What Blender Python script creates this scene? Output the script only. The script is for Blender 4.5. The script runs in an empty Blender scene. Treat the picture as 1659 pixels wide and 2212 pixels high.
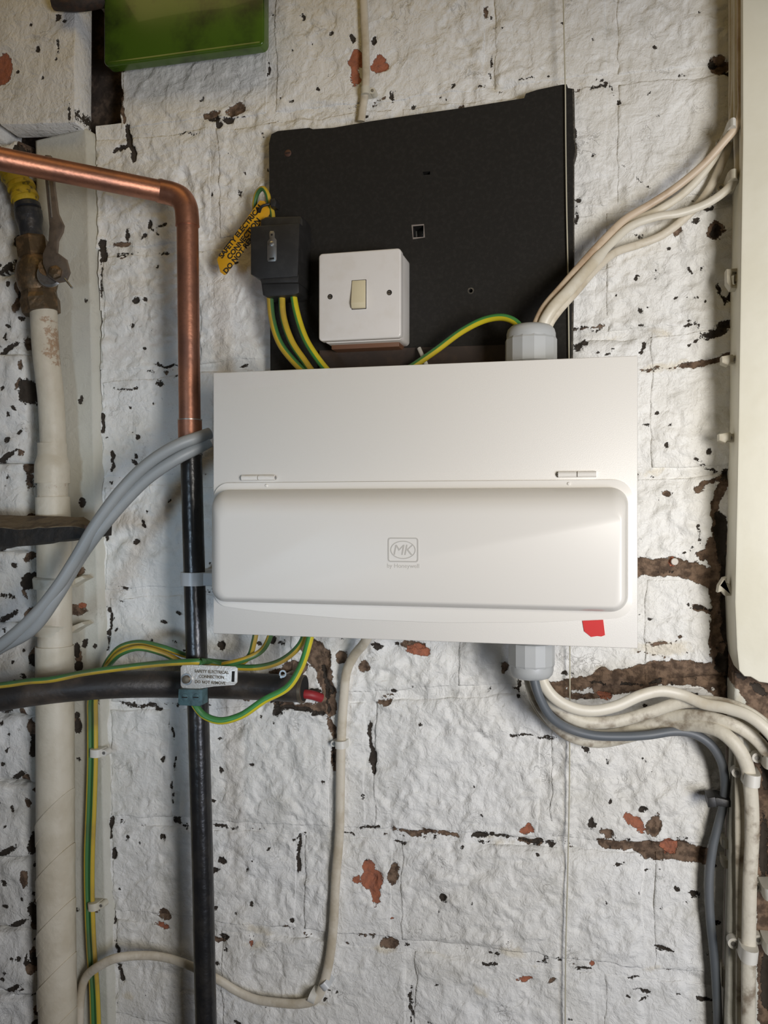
import bpy, bmesh, math, random
import numpy as np
from mathutils import Vector, Matrix

# ------------------------------------------------------------------ camera, world, lights
IW, IH, FPX = 1659.0, 2212.0, 1912.0
YAW = math.radians(13.8)          # the camera looks a little to the left of the wall's normal
CAM = Vector((0.0, -0.91, 1.5))   # wall surface is the plane y = 0, x to the right, z up
scene = bpy.context.scene
cam_data = bpy.data.cameras.new('camera')
cam = bpy.data.objects.new('camera', cam_data)
scene.collection.objects.link(cam)
cam.location = CAM
cam.rotation_euler = (math.pi / 2, 0, YAW)
cam_data.sensor_fit = 'VERTICAL'
cam_data.sensor_height = 36.0
cam_data.sensor_width = 27.0
cam_data.lens = FPX / IH * 36.0
cam_data.clip_start = 0.01
scene.camera = cam
scene.view_settings.view_transform = 'Standard'
scene.view_settings.look = 'None'
scene.view_settings.gamma = 1.0
scene.view_settings.use_curve_mapping = False
scene.view_settings.exposure = 0.0

world = bpy.data.worlds.new('room_light')
scene.world = world
world.use_nodes = True
wbg = world.node_tree.nodes['Background']
wbg.inputs[0].default_value = (1.0, 0.88, 0.70, 1)
wbg.inputs[1].default_value = 0.02


def area(name, loc, target, sx, sy, power, col, spread=180):
    l = bpy.data.lights.new(name, 'AREA')
    l.shape = 'RECTANGLE'; l.size = sx; l.size_y = sy
    l.energy = power; l.color = col; l.spread = math.radians(spread)
    o = bpy.data.objects.new(name, l)
    scene.collection.objects.link(o)
    o.location = loc
    o.rotation_euler = (Vector(target) - Vector(loc)).to_track_quat('-Z', 'Y').to_euler()
    return o

area('window_light', (0.56, -1.20, 1.46), (0.10, 0, 1.46), 0.30, 0.40, 2.85, (1.0, 0.95, 0.86), 125)
area('near_window_light', (0.45, -1.05, 1.50), (0.12, 0, 1.55), 0.2, 0.3, 1.45, (1.0, 0.95, 0.88), 100)
area('low_window_light', (0.80, -1.35, 1.15), (0.0, 0, 1.30), 0.45, 0.45, 3.35, (0.74, 0.81, 1.0), 120)
area('doorway_light', (-0.65, -1.7, 1.25), (-0.46, 0, 1.47), 0.2, 0.3, 0.14, (0.62, 0.80, 1.0), 26)
area('added_top_fill', (-0.40, -0.36, 2.30), (-0.40, 0, 1.7), 0.7, 0.16, 0.50, (1.0, 0.72, 0.28))  # added warm fill from above, no lamp is known there

# ------------------------------------------------------------------ helpers
_c, _s = math.cos(YAW), math.sin(YAW)
def P(px, py, d=0.0):
    """world point seen at pixel px,py that lies d metres in front of the wall"""
    u = (px - IW / 2) / FPX; v = (py - IH / 2) / FPX
    dx = _c * u - _s; dy = _s * u + _c
    t = (-CAM.y - d) / dy
    return Vector((CAM.x + dx * t, -d, CAM.z - v * t))
def MPP(px, d=0.0):
    """metres per pixel there"""
    u = (px - IW / 2) / FPX
    return (-CAM.y - d) / (_s * u + _c) / FPX
def RAD(w, px, d):
    return 0.5 * w * MPP(px, d)

rng = np.random.default_rng(7)
def noise2(x, y, seed):
    xi = np.floor(x).astype(np.int64); yi = np.floor(y).astype(np.int64)
    xf = x - xi; yf = y - yi
    def h(a, b):
        n = (a * 374761393 + b * 668265263 + seed * 1442695041) & 0xffffffff
        n = ((n ^ (n >> 13)) * 1274126177) & 0xffffffff
        n = n ^ (n >> 16)
        return (n & 0xffff) / 65535.0
    u = xf * xf * xf * (xf * (xf * 6 - 15) + 10); v = yf * yf * yf * (yf * (yf * 6 - 15) + 10)
    a = h(xi, yi); b = h(xi + 1, yi); c = h(xi, yi + 1); e = h(xi + 1, yi + 1)
    return (a * (1 - u) + b * u) * (1 - v) + (c * (1 - u) + e * u) * v * 1.0
def fbm(x, y, s, seed, octv=3):
    x = np.asarray(x, float); y = np.asarray(y, float)
    r = np.zeros(np.broadcast(x, y).shape); a = 0.5; tot = 0
    for i in range(octv):
        r = r + a * (noise2(x * s + 31.7 * i, y * s - 17.3 * i, seed + i) - 0.5) * 2
        tot += a; a *= 0.5; s *= 2.03
    return r / tot

ORG = {}
def link(o):
    scene.collection.objects.link(o); return o
def tag(o, label=None, cat=None, group=None, kind=None):
    if label: o['label'] = label
    if cat: o['category'] = cat
    if group: o['group'] = group
    if kind: o['kind'] = kind
    return o
def thing(name, label, cat, loc, group=None):
    o = bpy.data.objects.new(name, None)
    o.empty_display_size = 0.02
    o.location = loc
    ORG[o] = Vector(loc)
    link(o)
    return tag(o, label, cat, group)
def new_obj(name, verts, faces, mats, parent=None, smooth=True, midx=None, attrs=None, angle=None):
    V = np.array([tuple(v) for v in verts], float) if not isinstance(verts, np.ndarray) else verts
    c = (V.min(0) + V.max(0)) / 2
    me = bpy.data.meshes.new(name)
    me.from_pydata((V - c).tolist(), [], faces if isinstance(faces, list) else faces.tolist())
    if not isinstance(mats, (list, tuple)): mats = [mats]
    for m in mats: me.materials.append(m)
    if midx is not None: me.polygons.foreach_set('material_index', midx)
    me.polygons.foreach_set('use_smooth', [smooth] * len(me.polygons))
    if attrs:
        for k, a in attrs.items():
            at = me.attributes.new(k, 'FLOAT', 'POINT'); at.data.foreach_set('value', np.asarray(a, np.float32))
    me.update()
    if smooth and angle is not None:
        try: me.set_sharp_from_angle(angle=math.radians(angle))
        except Exception: pass
    o = bpy.data.objects.new(name, me)
    base = ORG.get(parent, Vector((0, 0, 0))) if parent else Vector((0, 0, 0))
    o.location = Vector(c) - base
    ORG[o] = Vector(c)
    if parent: o.parent = parent
    return link(o)
def from_bm(name, bm, mats, parent=None, smooth=True, angle=35):
    bm.normal_update()
    vs = [v.co.copy() for v in bm.verts]
    for i, v in enumerate(bm.verts): v.index = i
    fs = [[v.index for v in f.verts] for f in bm.faces]
    mi = [f.material_index for f in bm.faces]
    bm.free()
    return new_obj(name, vs, fs, mats, parent, smooth, mi, None, angle)
def bevel_bm(bm, w, seg=2):
    if w > 0:
        bmesh.ops.bevel(bm, geom=list(bm.edges), offset=w, segments=seg, profile=0.5, affect='EDGES', clamp_overlap=True)
def box(name, x0, x1, d0, d1, z0, z1, mat, parent=None, bev=0.0, seg=2):
    bm = bmesh.new()
    vs = [bm.verts.new((x, -d, z)) for x in (x0, x1) for d in (d0, d1) for z in (z0, z1)]
    for f in ((0, 1, 3, 2), (4, 6, 7, 5), (0, 4, 5, 1), (2, 3, 7, 6), (0, 2, 6, 4), (1, 5, 7, 3)):
        bm.faces.new([vs[i] for i in f])
    bmesh.ops.recalc_face_normals(bm, faces=bm.faces)
    bevel_bm(bm, bev, seg)
    return from_bm(name, bm, mat, parent)
def prism(name, pts, d0, d1, mat, parent=None, bev=0.0, seg=2):
    """pts: world (x, z) outline; extruded from d0 (back) to d1 (front)"""
    bm = bmesh.new()
    a = [bm.verts.new((x, -d0, z)) for x, z in pts]
    b = [bm.verts.new((x, -d1, z)) for x, z in pts]
    n = len(pts)
    bm.faces.new(a); bm.faces.new(b[::-1])
    for i in range(n): bm.faces.new((a[i], b[i], b[(i + 1) % n], a[(i + 1) % n]))
    bmesh.ops.recalc_face_normals(bm, faces=bm.faces)
    if bev > 0:
        ed = [e for e in bm.edges if all(v in set(b) for v in e.verts)]
        bmesh.ops.bevel(bm, geom=ed, offset=bev, segments=seg, profile=0.5, affect='EDGES', clamp_overlap=True)
    return from_bm(name, bm, mat, parent)
def pxs(pts, d):
    return [(P(x, y, d).x, P(x, y, d).z) for x, y in pts]
def ppx(name, pts, d0, d1, mat, parent=None, bev=0.0, seg=2):
    return prism(name, pxs(pts, d1), d0, d1, mat, parent, bev, seg)
def rrect(x0, x1, z0, z1, r, n=5):
    out = []
    for cx, cz, a0 in ((x1 - r, z1 - r, 0), (x0 + r, z1 - r, 90), (x0 + r, z0 + r, 180), (x1 - r, z0 + r, 270)):
        for i in range(n + 1):
            a = math.radians(a0 + 90 * i / n)
            out.append((cx + r * math.cos(a), cz + r * math.sin(a)))
    return out
def circ(cx, cz, r, n=20, rz=None):
    rz = rz or r
    return [(cx + r * math.cos(2 * math.pi * i / n), cz + rz * math.sin(2 * math.pi * i / n)) for i in range(n)]
def catmull(pts, k=8):
    pts = [np.array(p, float) for p in pts]
    if len(pts) < 3: return [pts[0] + (pts[-1] - pts[0]) * i / k for i in range(k + 1)]
    e = [2 * pts[0] - pts[1]] + pts + [2 * pts[-1] - pts[-2]]
    out = []
    for i in range(1, len(e) - 2):
        p0, p1, p2, p3 = e[i - 1:i + 3]
        l = [max(np.linalg.norm(b[:3] - a[:3]), 1e-6) ** 0.5 for a, b in ((p0, p1), (p1, p2), (p2, p3))]
        t0 = 0; t1 = l[0]; t2 = t1 + l[1]; t3 = t2 + l[2]
        for j in range(k):
            t = t1 + (t2 - t1) * j / k
            A1 = (t1 - t) / (t1 - t0) * p0 + (t - t0) / (t1 - t0) * p1
            A2 = (t2 - t) / (t2 - t1) * p1 + (t - t1) / (t2 - t1) * p2
            A3 = (t3 - t) / (t3 - t2) * p2 + (t - t2) / (t3 - t2) * p3
            B1 = (t2 - t) / (t2 - t0) * A1 + (t - t0) / (t2 - t0) * A2
            B2 = (t3 - t) / (t3 - t1) * A2 + (t - t1) / (t3 - t1) * A3
            out.append((t2 - t) / (t2 - t1) * B1 + (t - t1) / (t2 - t1) * B2)
    out.append(pts[-1])
    return out
def tube(name, pts, rb, mats, parent=None, rn=None, sides=14, k=8, yel=None, twist=0.0, smooth=True,
         rfun=None, attrs=None, caps=True, straight=False, ridge=0.0):
    """pts world points (Vector or xyz). rb half width across the view, rn half depth.
    yel = (centre, width) degrees of the second material's stripe."""
    C = [np.array(tuple(p), float) for p in pts]
    S = C if straight else catmull(C, k)
    S = np.array([s[:3] for s in S]); n = len(S)
    T = np.gradient(S, axis=0); T /= np.linalg.norm(T, axis=1)[:, None] + 1e-12
    rn = rn or rb
    V = []; prev = np.array((0, -1.0, 0))
    L = np.concatenate([[0], np.cumsum(np.linalg.norm(np.diff(S, axis=0), axis=1))])
    for i in range(n):
        t = T[i]; a = np.array((0, -1.0, 0)); nn = a - t * a.dot(t)
        if np.linalg.norm(nn) < 0.25:
            nn = prev - t * prev.dot(t)
        nn /= np.linalg.norm(nn); prev = nn
        b = np.cross(t, nn)
        s = rfun(L[i] / max(L[-1], 1e-9), S[i]) if rfun else 1.0
        for j in range(sides):
            ph = 2 * math.pi * j / sides
            q = 1 + (ridge if ridge and j % 2 else 0)
            V.append(S[i] + (nn * math.cos(ph) * rn + b * math.sin(ph) * rb) * s * q)
    F = []; M = []
    for i in range(n - 1):
        for j in range(sides):
            j2 = (j + 1) % sides
            F.append([i * sides + j, i * sides + j2, (i + 1) * sides + j2, (i + 1) * sides + j])
            if yel:
                ph = 360.0 * (j + 0.5) / sides
                dd = (ph - yel[0] - twist * L[i] * 1000 + 180) % 360 - 180
                M.append(1 if abs(dd) < yel[1] / 2 else 0)
            else: M.append(0)
    if caps:
        F.append(list(range(sides))[::-1]); F.append([(n - 1) * sides + j for j in range(sides)]); M += [0, 0]
    V = np.array(V)
    at = None
    if attrs: at = {kk: f(V) for kk, f in attrs.items()}
    return new_obj(name, V, F, mats, parent, smooth, M, at, 50)
def cab(name, pts, w, mats, parent=None, **kw):
    """pts (px, py, d); w pixel width measured at the middle point"""
    m = pts[len(pts) // 2]
    r = RAD(w, m[0], m[2])
    flat = kw.pop('flat', None)
    return tube(name, [P(*p) for p in pts], r, mats, parent, rn=(r * flat if flat else None), **kw)
def lathe(name, o, axis, prof, mat, parent=None, sides=24, smooth=True, angle=35, phase=0.0):
    """prof: list of (t along axis, radius)"""
    o = Vector(o); axis = Vector(axis).normalized()
    u = axis.orthogonal().normalized(); 
    ref = Vector((0, -1, 0)); r2 = ref - axis * ref.dot(axis)
    if r2.length > 0.1: u = r2.normalized()
    v = axis.cross(u)
    V = []; F = []
    for t, r in prof:
        for j in range(sides):
            a = 2 * math.pi * j / sides + phase
            V.append(o + axis * t + (u * math.cos(a) + v * math.sin(a)) * max(r, 1e-5))
    for i in range(len(prof) - 1):
        for j in range(sides):
            j2 = (j + 1) % sides
            F.append([i * sides + j, i * sides + j2, (i + 1) * sides + j2, (i + 1) * sides + j])
    F.append(list(range(sides))[::-1]); F.append([(len(prof) - 1) * sides + j for j in range(sides)])
    return new_obj(name, V, F, mat, parent, smooth, None, None, angle)
def text_obj(name, body, origin, ux, uz, size, mat, parent, extrude=0.0002, align='LEFT', shear=0.0, bold=0.0, spacing=1.0):
    """flat lettering: origin world point, ux reading direction, uz up direction"""
    c = bpy.data.curves.new('lettering', 'FONT'); c.body = body; c.size = size; c.extrude = extrude
    c.align_x = align; c.shear = shear; c.offset = bold; c.space_character = spacing
    c.resolution_u = 3
    t = bpy.data.objects.new('lettering', c); link(t)
    dg = bpy.context.evaluated_depsgraph_get()
    me = t.evaluated_get(dg).to_mesh()
    ux = Vector(ux).normalized(); uz = Vector(uz).normalized(); un = ux.cross(uz)
    V = [Vector(origin) + ux * v.co.x + uz * v.co.y + un * (v.co.z + extrude) for v in me.vertices]
    F = [list(p.vertices) for p in me.polygons]
    t.evaluated_get(dg).to_mesh_clear()
    bpy.data.objects.remove(t); bpy.data.curves.remove(c)
    return new_obj(name, V, F, mat, parent, False)

# ------------------------------------------------------------------ materials
class NT:
    def __init__(s, name):
        s.m = bpy.data.materials.new(name); s.m.use_nodes = True
        s.t = s.m.node_tree; s.n = s.t.nodes; s.b = s.n['Principled BSDF']
    def node(s, typ, **kw):
        n = s.n.new(typ)
        for k, v in kw.items():
            if k in n.inputs.keys(): n.inputs[k].default_value = v
            else: setattr(n, k, v)
        return n
    def l(s, a, b): s.t.links.new(a, b)
    def pos(s):
        if not hasattr(s, '_p'): s._p = s.node('ShaderNodeNewGeometry').outputs['Position']
        return s._p
    def noise(s, scale, detail=3, rough=0.5, dist=0.0, vec=None):
        n = s.node('ShaderNodeTexNoise'); n.inputs['Scale'].default_value = scale
        n.inputs['Detail'].default_value = detail; n.inputs['Roughness'].default_value = rough
        n.inputs['Distortion'].default_value = dist
        s.l(vec or s.pos(), n.inputs['Vector']); return n.outputs['Fac']
    def math(s, op, a, b=None, c=None, clamp=False):
        n = s.node('ShaderNodeMath'); n.operation = op; n.use_clamp = clamp
        for i, v in enumerate((a, b, c)):
            if v is None: continue
            if isinstance(v, (int, float)): n.inputs[i].default_value = v
            else: s.l(v, n.inputs[i])
        return n.outputs[0]
    def ramp(s, fac, lo, hi):
        n = s.node('ShaderNodeMapRange'); n.interpolation_type = 'SMOOTHSTEP'
        n.inputs['From Min'].default_value = lo; n.inputs['From Max'].default_value = hi
        s.l(fac, n.inputs['Value']); return n.outputs['Result']
    def mix(s, fac, a, b):
        n = s.node('ShaderNodeMix'); n.data_type = 'RGBA'
        fi, ai, bi = n.inputs[0], n.inputs[6], n.inputs[7]
        for i, v in ((fi, fac), (ai, a), (bi, b)):
            if isinstance(v, (int, float)): i.default_value = v
            elif isinstance(v, (tuple, list)): i.default_value = (*v[:3], 1)
            else: s.l(v, i)
        return n.outputs[2]
    def attr(s, name):
        n = s.node('ShaderNodeAttribute'); n.attribute_name = name; return n.outputs['Fac']
    def bump(s, h, dist, strength=1.0, prev=None):
        n = s.node('ShaderNodeBump'); n.inputs['Distance'].default_value = dist
        n.inputs['Strength'].default_value = strength
        s.l(h, n.inputs['Height'])
        if prev is not None: s.l(prev, n.inputs['Normal'])
        return n.outputs['Normal']
    def fin(s, col=None, rough=None, metal=0.0, normal=None, spec=None, coat=None):
        for k, v in (('Base Color', col), ('Roughness', rough), ('Metallic', metal), ('Normal', normal), ('Specular IOR Level', spec), ('Coat Weight', coat)):
            if v is None: continue
            if isinstance(v, tuple): s.b.inputs[k].default_value = (*v[:3], 1)
            elif isinstance(v, (int, float)): s.b.inputs[k].default_value = v
            else: s.l(v, s.b.inputs[k])
        return s.m

def simple(name, col, rough=0.5, metal=0.0, col2=None, sc=60, lo=0.45, hi=0.65, bump=0.0, bsc=300, spec=None, coat=None):
    t = NT(name)
    c = col
    if col2: c = t.mix(t.ramp(t.noise(sc, 5, 0.6), lo, hi), col, col2)
    nrm = t.bump(t.noise(bsc, 3), bump) if bump else None
    return t.fin(c, rough, metal, nrm, spec, coat)

def paint_material(name, base, base2, use_attr=True, lump=1.0):
    t = NT(name)
    big = t.ramp(t.noise(7, 3), 0.35, 0.7)
    col = t.mix(big, base, base2)
    grey = t.math('MULTIPLY', t.ramp(t.noise(30, 6, 0.7), 0.50, 0.74), 0.50)
    col = t.mix(grey, col, (0.47, 0.455, 0.40))
    # grime caught in fine wrinkles of the old paint
    wr = t.math('ABSOLUTE', t.math('SUBTRACT', t.noise(85, 4, 0.6, 0.8), 0.5))
    wrm = t.math('MULTIPLY', t.math('SUBTRACT', 1.0, t.ramp(wr, 0.003, 0.022)), t.ramp(t.noise(27, 4), 0.55, 0.70))
    col = t.mix(t.math('MULTIPLY', wrm, 0.22), col, (0.26, 0.23, 0.18))
    sp = t.ramp(t.noise(300, 4, 0.75), 0.64, 0.73)
    spm = t.math('MULTIPLY', sp, t.ramp(t.noise(22, 2), 0.44, 0.58))
    col = t.mix(t.math('MULTIPLY', spm, 0.65), col, (0.16, 0.13, 0.10))
    n1 = t.noise(62, 4, 0.6, 0.7); n2 = t.noise(190, 3, 0.55, 0.4); n3 = t.noise(700, 2, 0.5)
    h = t.math('ADD', t.math('MULTIPLY', n1, 1.0), t.math('MULTIPLY', n2, 0.45))
    h = t.math('ADD', h, t.math('MULTIPLY', n3, 0.07))
    h = t.math('SUBTRACT', h, t.math('MULTIPLY', wrm, 0.12))
    if use_attr:
        rg = t.math('MULTIPLY', t.math('SUBTRACT', t.noise(190, 4, 0.65), 0.5), 6.5)
        rg2 = t.math('MULTIPLY', t.math('SUBTRACT', t.noise(520, 3, 0.6), 0.5), 3.0)
        rg = t.math('ADD', rg, rg2)
        def mask(a, off=0.0):
            return t.ramp(t.math('ADD', t.attr(a), rg), -0.15 - off, 0.35 - off)
        st = t.math('MULTIPLY', t.ramp(t.math('ADD', t.attr('chip_stain'), rg), -1.5, 3.5), 0.55)
        mb = mask('chip_brown'); mr = mask('chip_red'); md = mask('chip_dark', 0.45)
        col = t.mix(st, col, (0.66, 0.58, 0.42))
        brn = t.mix(t.ramp(t.noise(120, 4, 0.6), 0.38, 0.62), (0.085, 0.056, 0.038), (0.215, 0.145, 0.098))
        red = t.mix(t.ramp(t.noise(140, 4, 0.6), 0.40, 0.66), (0.40, 0.145, 0.08), (0.30, 0.12, 0.075))
        drk = t.mix(t.noise(150, 3), (0.030, 0.024, 0.019), (0.065, 0.052, 0.040))
        col = t.mix(mb, col, brn); col = t.mix(mr, col, red); col = t.mix(md, col, drk)
        pit = t.math('ADD', t.math('MULTIPLY', md, -1.4), t.math('ADD', t.math('MULTIPLY', mr, -0.5), t.math('MULTIPLY', mb, -0.6)))
        h = t.math('ADD', h, pit)
        rough = t.math('ADD', 0.52, t.math('MULTIPLY', t.math('MAXIMUM', md, t.math('MAXIMUM', mb, mr)), 0.4), clamp=True)
    else: rough = 0.55
    nrm = t.bump(h, 0.0030 * lump, 1.0)
    return t.fin(col, rough, 0.0, nrm, 0.35)

M = {}
M['paint'] = paint_material('white_wall_paint', (0.82, 0.815, 0.79), (0.78, 0.765, 0.72))
M['timber_paint'] = paint_material('white_timber_paint', (0.61, 0.60, 0.53), (0.56, 0.545, 0.465), lump=0.35)
M['beam'] = simple('cream_gloss_paint', (0.80, 0.775, 0.655), 0.42, col2=(0.76, 0.73, 0.60), sc=9, bump=0.0004, bsc=70)
M['core'] = simple('brown_masonry', (0.060, 0.044, 0.034), 0.95, col2=(0.16, 0.115, 0.085), sc=60, bump=0.004, bsc=70)
M['copper'] = None
t = NT('copper')
c = t.mix(t.ramp(t.noise(26, 5, 0.6), 0.35, 0.7), (0.52, 0.235, 0.145), (0.34, 0.165, 0.115))
c = t.mix(t.math('MULTIPLY', t.ramp(t.noise(240, 4, 0.7), 0.50, 0.72), 0.5), c, (0.28, 0.13, 0.09))
M['copper'] = t.fin(c, 0.42, 0.8, t.bump(t.noise(150, 3), 0.0003))
M['solder'] = simple('solder', (0.55, 0.50, 0.45), 0.35, 0.9)
M['black_pipe'] = simple('black_pipe_paint', (0.014, 0.014, 0.015), 0.30, col2=(0.026, 0.024, 0.022), sc=50, bump=0.0006, bsc=120, spec=0.6)
M['black_dusty'] = simple('dusty_black_conduit', (0.030, 0.026, 0.024), 0.5, col2=(0.085, 0.065, 0.05), sc=26, lo=0.45, hi=0.7, bump=0.0006, bsc=200)
M['board'] = simple('black_board', (0.0165, 0.0150, 0.0130), 0.8, col2=(0.022, 0.020, 0.0175), sc=240, bump=0.0004, bsc=900, spec=0.25)
M['board_edge'] = simple('raw_board_edge', (0.05, 0.045, 0.035), 0.9, col2=(0.12, 0.10, 0.075), sc=300, bump=0.0008, bsc=400)
M['black_plastic'] = simple('black_plastic', (0.020, 0.0195, 0.019), 0.48, bump=0.0001, bsc=600, col2=(0.028, 0.027, 0.026), sc=90)
M['unit'] = simple('white_powder_coat', (0.775, 0.75, 0.70), 0.38, bump=0.00012, bsc=1400)
M['lid'] = simple('white_lid_plastic', (0.785, 0.76, 0.71), 0.33, spec=0.5)
M['emboss'] = simple('grey_emboss', (0.55, 0.53, 0.49), 0.45)
M['switch'] = simple('white_switch_plastic', (0.74, 0.71, 0.675), 0.3, col2=(0.71, 0.675, 0.63), sc=40)
M['rocker'] = simple('yellowed_plastic', (0.70, 0.62, 0.42), 0.35)
M['screw'] = simple('dull_screw', (0.20, 0.165, 0.12), 0.5, 0.7)
M['dark'] = simple('dark_slot', (0.012, 0.011, 0.010), 0.9)
M['steel'] = simple('zinc_steel', (0.55, 0.55, 0.54), 0.32, 0.9, col2=(0.42, 0.41, 0.39), sc=200)
M['alu'] = simple('bright_aluminium', (0.80, 0.77, 0.72), 0.38, 0.45, bump=0.0005, bsc=500)
M['red'] = simple('red_tape', (0.62, 0.022, 0.022), 0.5)
M['grey_gland'] = simple('grey_gland_plastic', (0.47, 0.485, 0.485), 0.38)
M['grey_cable'] = simple('light_grey_cable', (0.30, 0.315, 0.315), 0.45, col2=(0.34, 0.35, 0.345), sc=14, bump=0.0001, bsc=300)
M['dark_grey_cable'] = simple('dark_grey_cable', (0.115, 0.13, 0.145), 0.48, col2=(0.14, 0.15, 0.16), sc=14)
M['green'] = simple('earth_green', (0.055, 0.185, 0.055), 0.45, col2=(0.075, 0.13, 0.05), sc=16)
M['yellow'] = simple('earth_yellow', (0.56, 0.39, 0.035), 0.45, col2=(0.40, 0.27, 0.05), sc=16)
M['green_b'] = simple('earth_green_bright', (0.065, 0.29, 0.075), 0.40, col2=(0.055, 0.20, 0.06), sc=14)
M['yellow_b'] = simple('earth_yellow_bright', (0.67, 0.56, 0.025), 0.40, col2=(0.58, 0.45, 0.03), sc=14)
M['cream_cable'] = simple('cream_cable', (0.70, 0.655, 0.55), 0.42, col2=(0.60, 0.53, 0.40), sc=22, bump=0.0003, bsc=120)
M['painted_cable'] = simple('painted_cream_cable', (0.66, 0.60, 0.49), 0.5, col2=(0.52, 0.45, 0.335), sc=30, bump=0.0006, bsc=160)
M['dirty_cable'] = simple('grimy_cream_cable', (0.64, 0.595, 0.49), 0.5, col2=(0.27, 0.22, 0.16), sc=42, lo=0.46, hi=0.66, bump=0.0006, bsc=160)
M['tan_cable'] = simple('tan_stained_cable', (0.62, 0.50, 0.37), 0.45, col2=(0.44, 0.31, 0.20), sc=24)
M['clip'] = simple('white_clip_plastic', (0.72, 0.70, 0.64), 0.4)
M['clip_cream'] = simple('cream_clip_plastic', (0.62, 0.585, 0.48), 0.45, col2=(0.50, 0.45, 0.35), sc=60)
M['clear_clip'] = simple('milky_clip_plastic', (0.60, 0.62, 0.63), 0.35)
M['nail'] = simple('nail_steel', (0.30, 0.29, 0.27), 0.4, 0.7)
M['brass'] = simple('tarnished_brass', (0.115, 0.080, 0.045), 0.45, 0.55, col2=(0.23, 0.145, 0.075), sc=90, bump=0.0009, bsc=200)
M['union'] = simple('blackened_union', (0.045, 0.047, 0.052), 0.4, 0.5, col2=(0.085, 0.080, 0.075), sc=90, bump=0.0008, bsc=150)
M['lever'] = simple('dull_lever_metal', (0.27, 0.215, 0.165), 0.42, 0.6, col2=(0.19, 0.15, 0.12), sc=70)
M['yellow_tape'] = simple('yellow_gas_tape', (0.50, 0.345, 0.02), 0.5, col2=(0.10, 0.075, 0.02), sc=75, lo=0.56, hi=0.68, bump=0.002, bsc=90)
M['tag'] = simple('yellow_tag', (0.69, 0.36, 0.012), 0.45, col2=(0.62, 0.31, 0.012), sc=30)
M['ink'] = simple('black_ink', (0.02, 0.018, 0.015), 0.6)
M['blue'] = simple('blue_grey_terminal', (0.075, 0.14, 0.155), 0.5, col2=(0.05, 0.09, 0.10), sc=120, bump=0.0004, bsc=300)
M['green_panel'] = simple('green_plastic', (0.075, 0.150, 0.016), 0.2, col2=(0.026, 0.045, 0.012), sc=13, lo=0.42, hi=0.62, spec=0.5, coat=0.25)
M['old_wood'] = simple('old_dusty_wood', (0.20, 0.15, 0.09), 0.85, col2=(0.085, 0.06, 0.038), sc=40, bump=0.002, bsc=110)
M['wood_edge'] = simple('blackened_wood_edge', (0.016, 0.014, 0.012), 0.7, col2=(0.035, 0.027, 0.02), sc=60, bump=0.002, bsc=120)
M['string'] = simple('cream_string', (0.52, 0.49, 0.38), 0.8)
M['web'] = simple('red_sleeve', (0.30, 0.02, 0.025), 0.5)
# painted iron pipe with rust blooms
t = NT('painted_iron')
c = t.mix(t.ramp(t.noise(24, 4, 0.6), 0.35, 0.7), (0.68, 0.62, 0.50), (0.58, 0.515, 0.395))
spk = t.math('MULTIPLY', t.ramp(t.noise(480, 3, 0.7), 0.70, 0.78), 0.6)
c = t.mix(spk, c, (0.20, 0.14, 0.08))
rm = t.ramp(t.math('ADD', t.attr('rust'), t.math('MULTIPLY', t.math('SUBTRACT', t.noise(230, 5, 0.75), 0.5), 16.0)), -0.5, 1.6)
c = t.mix(t.math('MULTIPLY', rm, 0.72), c, t.mix(t.noise(400, 3), (0.42, 0.22, 0.09), (0.22, 0.10, 0.04)))
M['iron'] = t.fin(c, 0.48, 0, t.bump(t.noise(140, 4), 0.0008))

# ------------------------------------------------------------------ wear marks of the wall (pixel list; each lies on the wall plane)
FD, FR, FB, FS = [], [], [], []     # dark holes, red brick chips, brown mortar, yellow stains
def E(L, cx, cy, rx, ry=None, a=0): L.append(('e', cx, cy, rx, ry or rx, math.radians(a)))
def Ln(L, pts, w): L.append(('l', pts, w))
def many(L, s):
    for q in s.split(';'):
        q = [float(v) for v in q.split(',')]
        E(L, *q)
def lines(L, s):
    for q in s.split(';'):
        q = [float(v) for v in q.split(',')]
        Ln(L, [(q[i], q[i + 1]) for i in range(0, len(q) - 1, 2)], q[-1])
# right side: mortar strips and the torn gap next to the beam
lines(FB, '1366,1228,1440,1224,1485,1230,1530,1250,38;1580,1030,1550,1060,1545,1110,1560,1180,20;1562,1180,1564,1300,1568,1400,1575,1500,1590,1560,62;'
          '1300,1472,1400,1458,1480,1452,1570,1462,52;1190,1484,1260,1474,1330,1468,24;1195,1497,1290,1503,12;1300,1490,1400,1485,26;'
          '1300,1822,1350,1828,1400,1834,20;1400,1834,1450,1835,1530,1848,34;1515,1200,1560,1210,24;1540,1320,1500,1312,12;'
          '840,1792,900,1795,6;890,1800,940,1798,985,1806,12;1120,1816,1170,1818,12;660,1388,690,1400,702,1440,708,1485,712,1530,34;'
          '712,1560,722,1600,728,1660,16;600,1520,690,1528,16;1480,790,1540,780,1580,770,14;1240,712,1300,706,6;1380,1385,1450,1388,4;'
          '1400,1395,1470,1380,4;1380,1410,1440,1420,3;1500,1060,1560,1030,10;1380,798,1470,790,4;585,1455,650,1440,16;262,200,268,262,10')
many(FB, '1412,1782,14,26,12;850,1888,12,24,20;880,1392,10,8;785,1440,10,13;1090,1445,7,12,30;1440,1066,12,8;510,238,24,14,-15;455,250,22,9,-20;'
         '356,1975,14,10;265,525,24,6;1545,498,16,26,10;1560,140,22,16,20;1190,2116,9,6;1459,497,11,13,10;475,2030,16,8;1100,2035,2,2;'
         '640,1440,30,16,0;690,1420,26,30,0;735,1420,12,14;600,1330,2,2;1050,27,6,12,8;1265,1500,30,7,3;840,2040,20,12;700,1530,30,14;900,1392,22,8')
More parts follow.
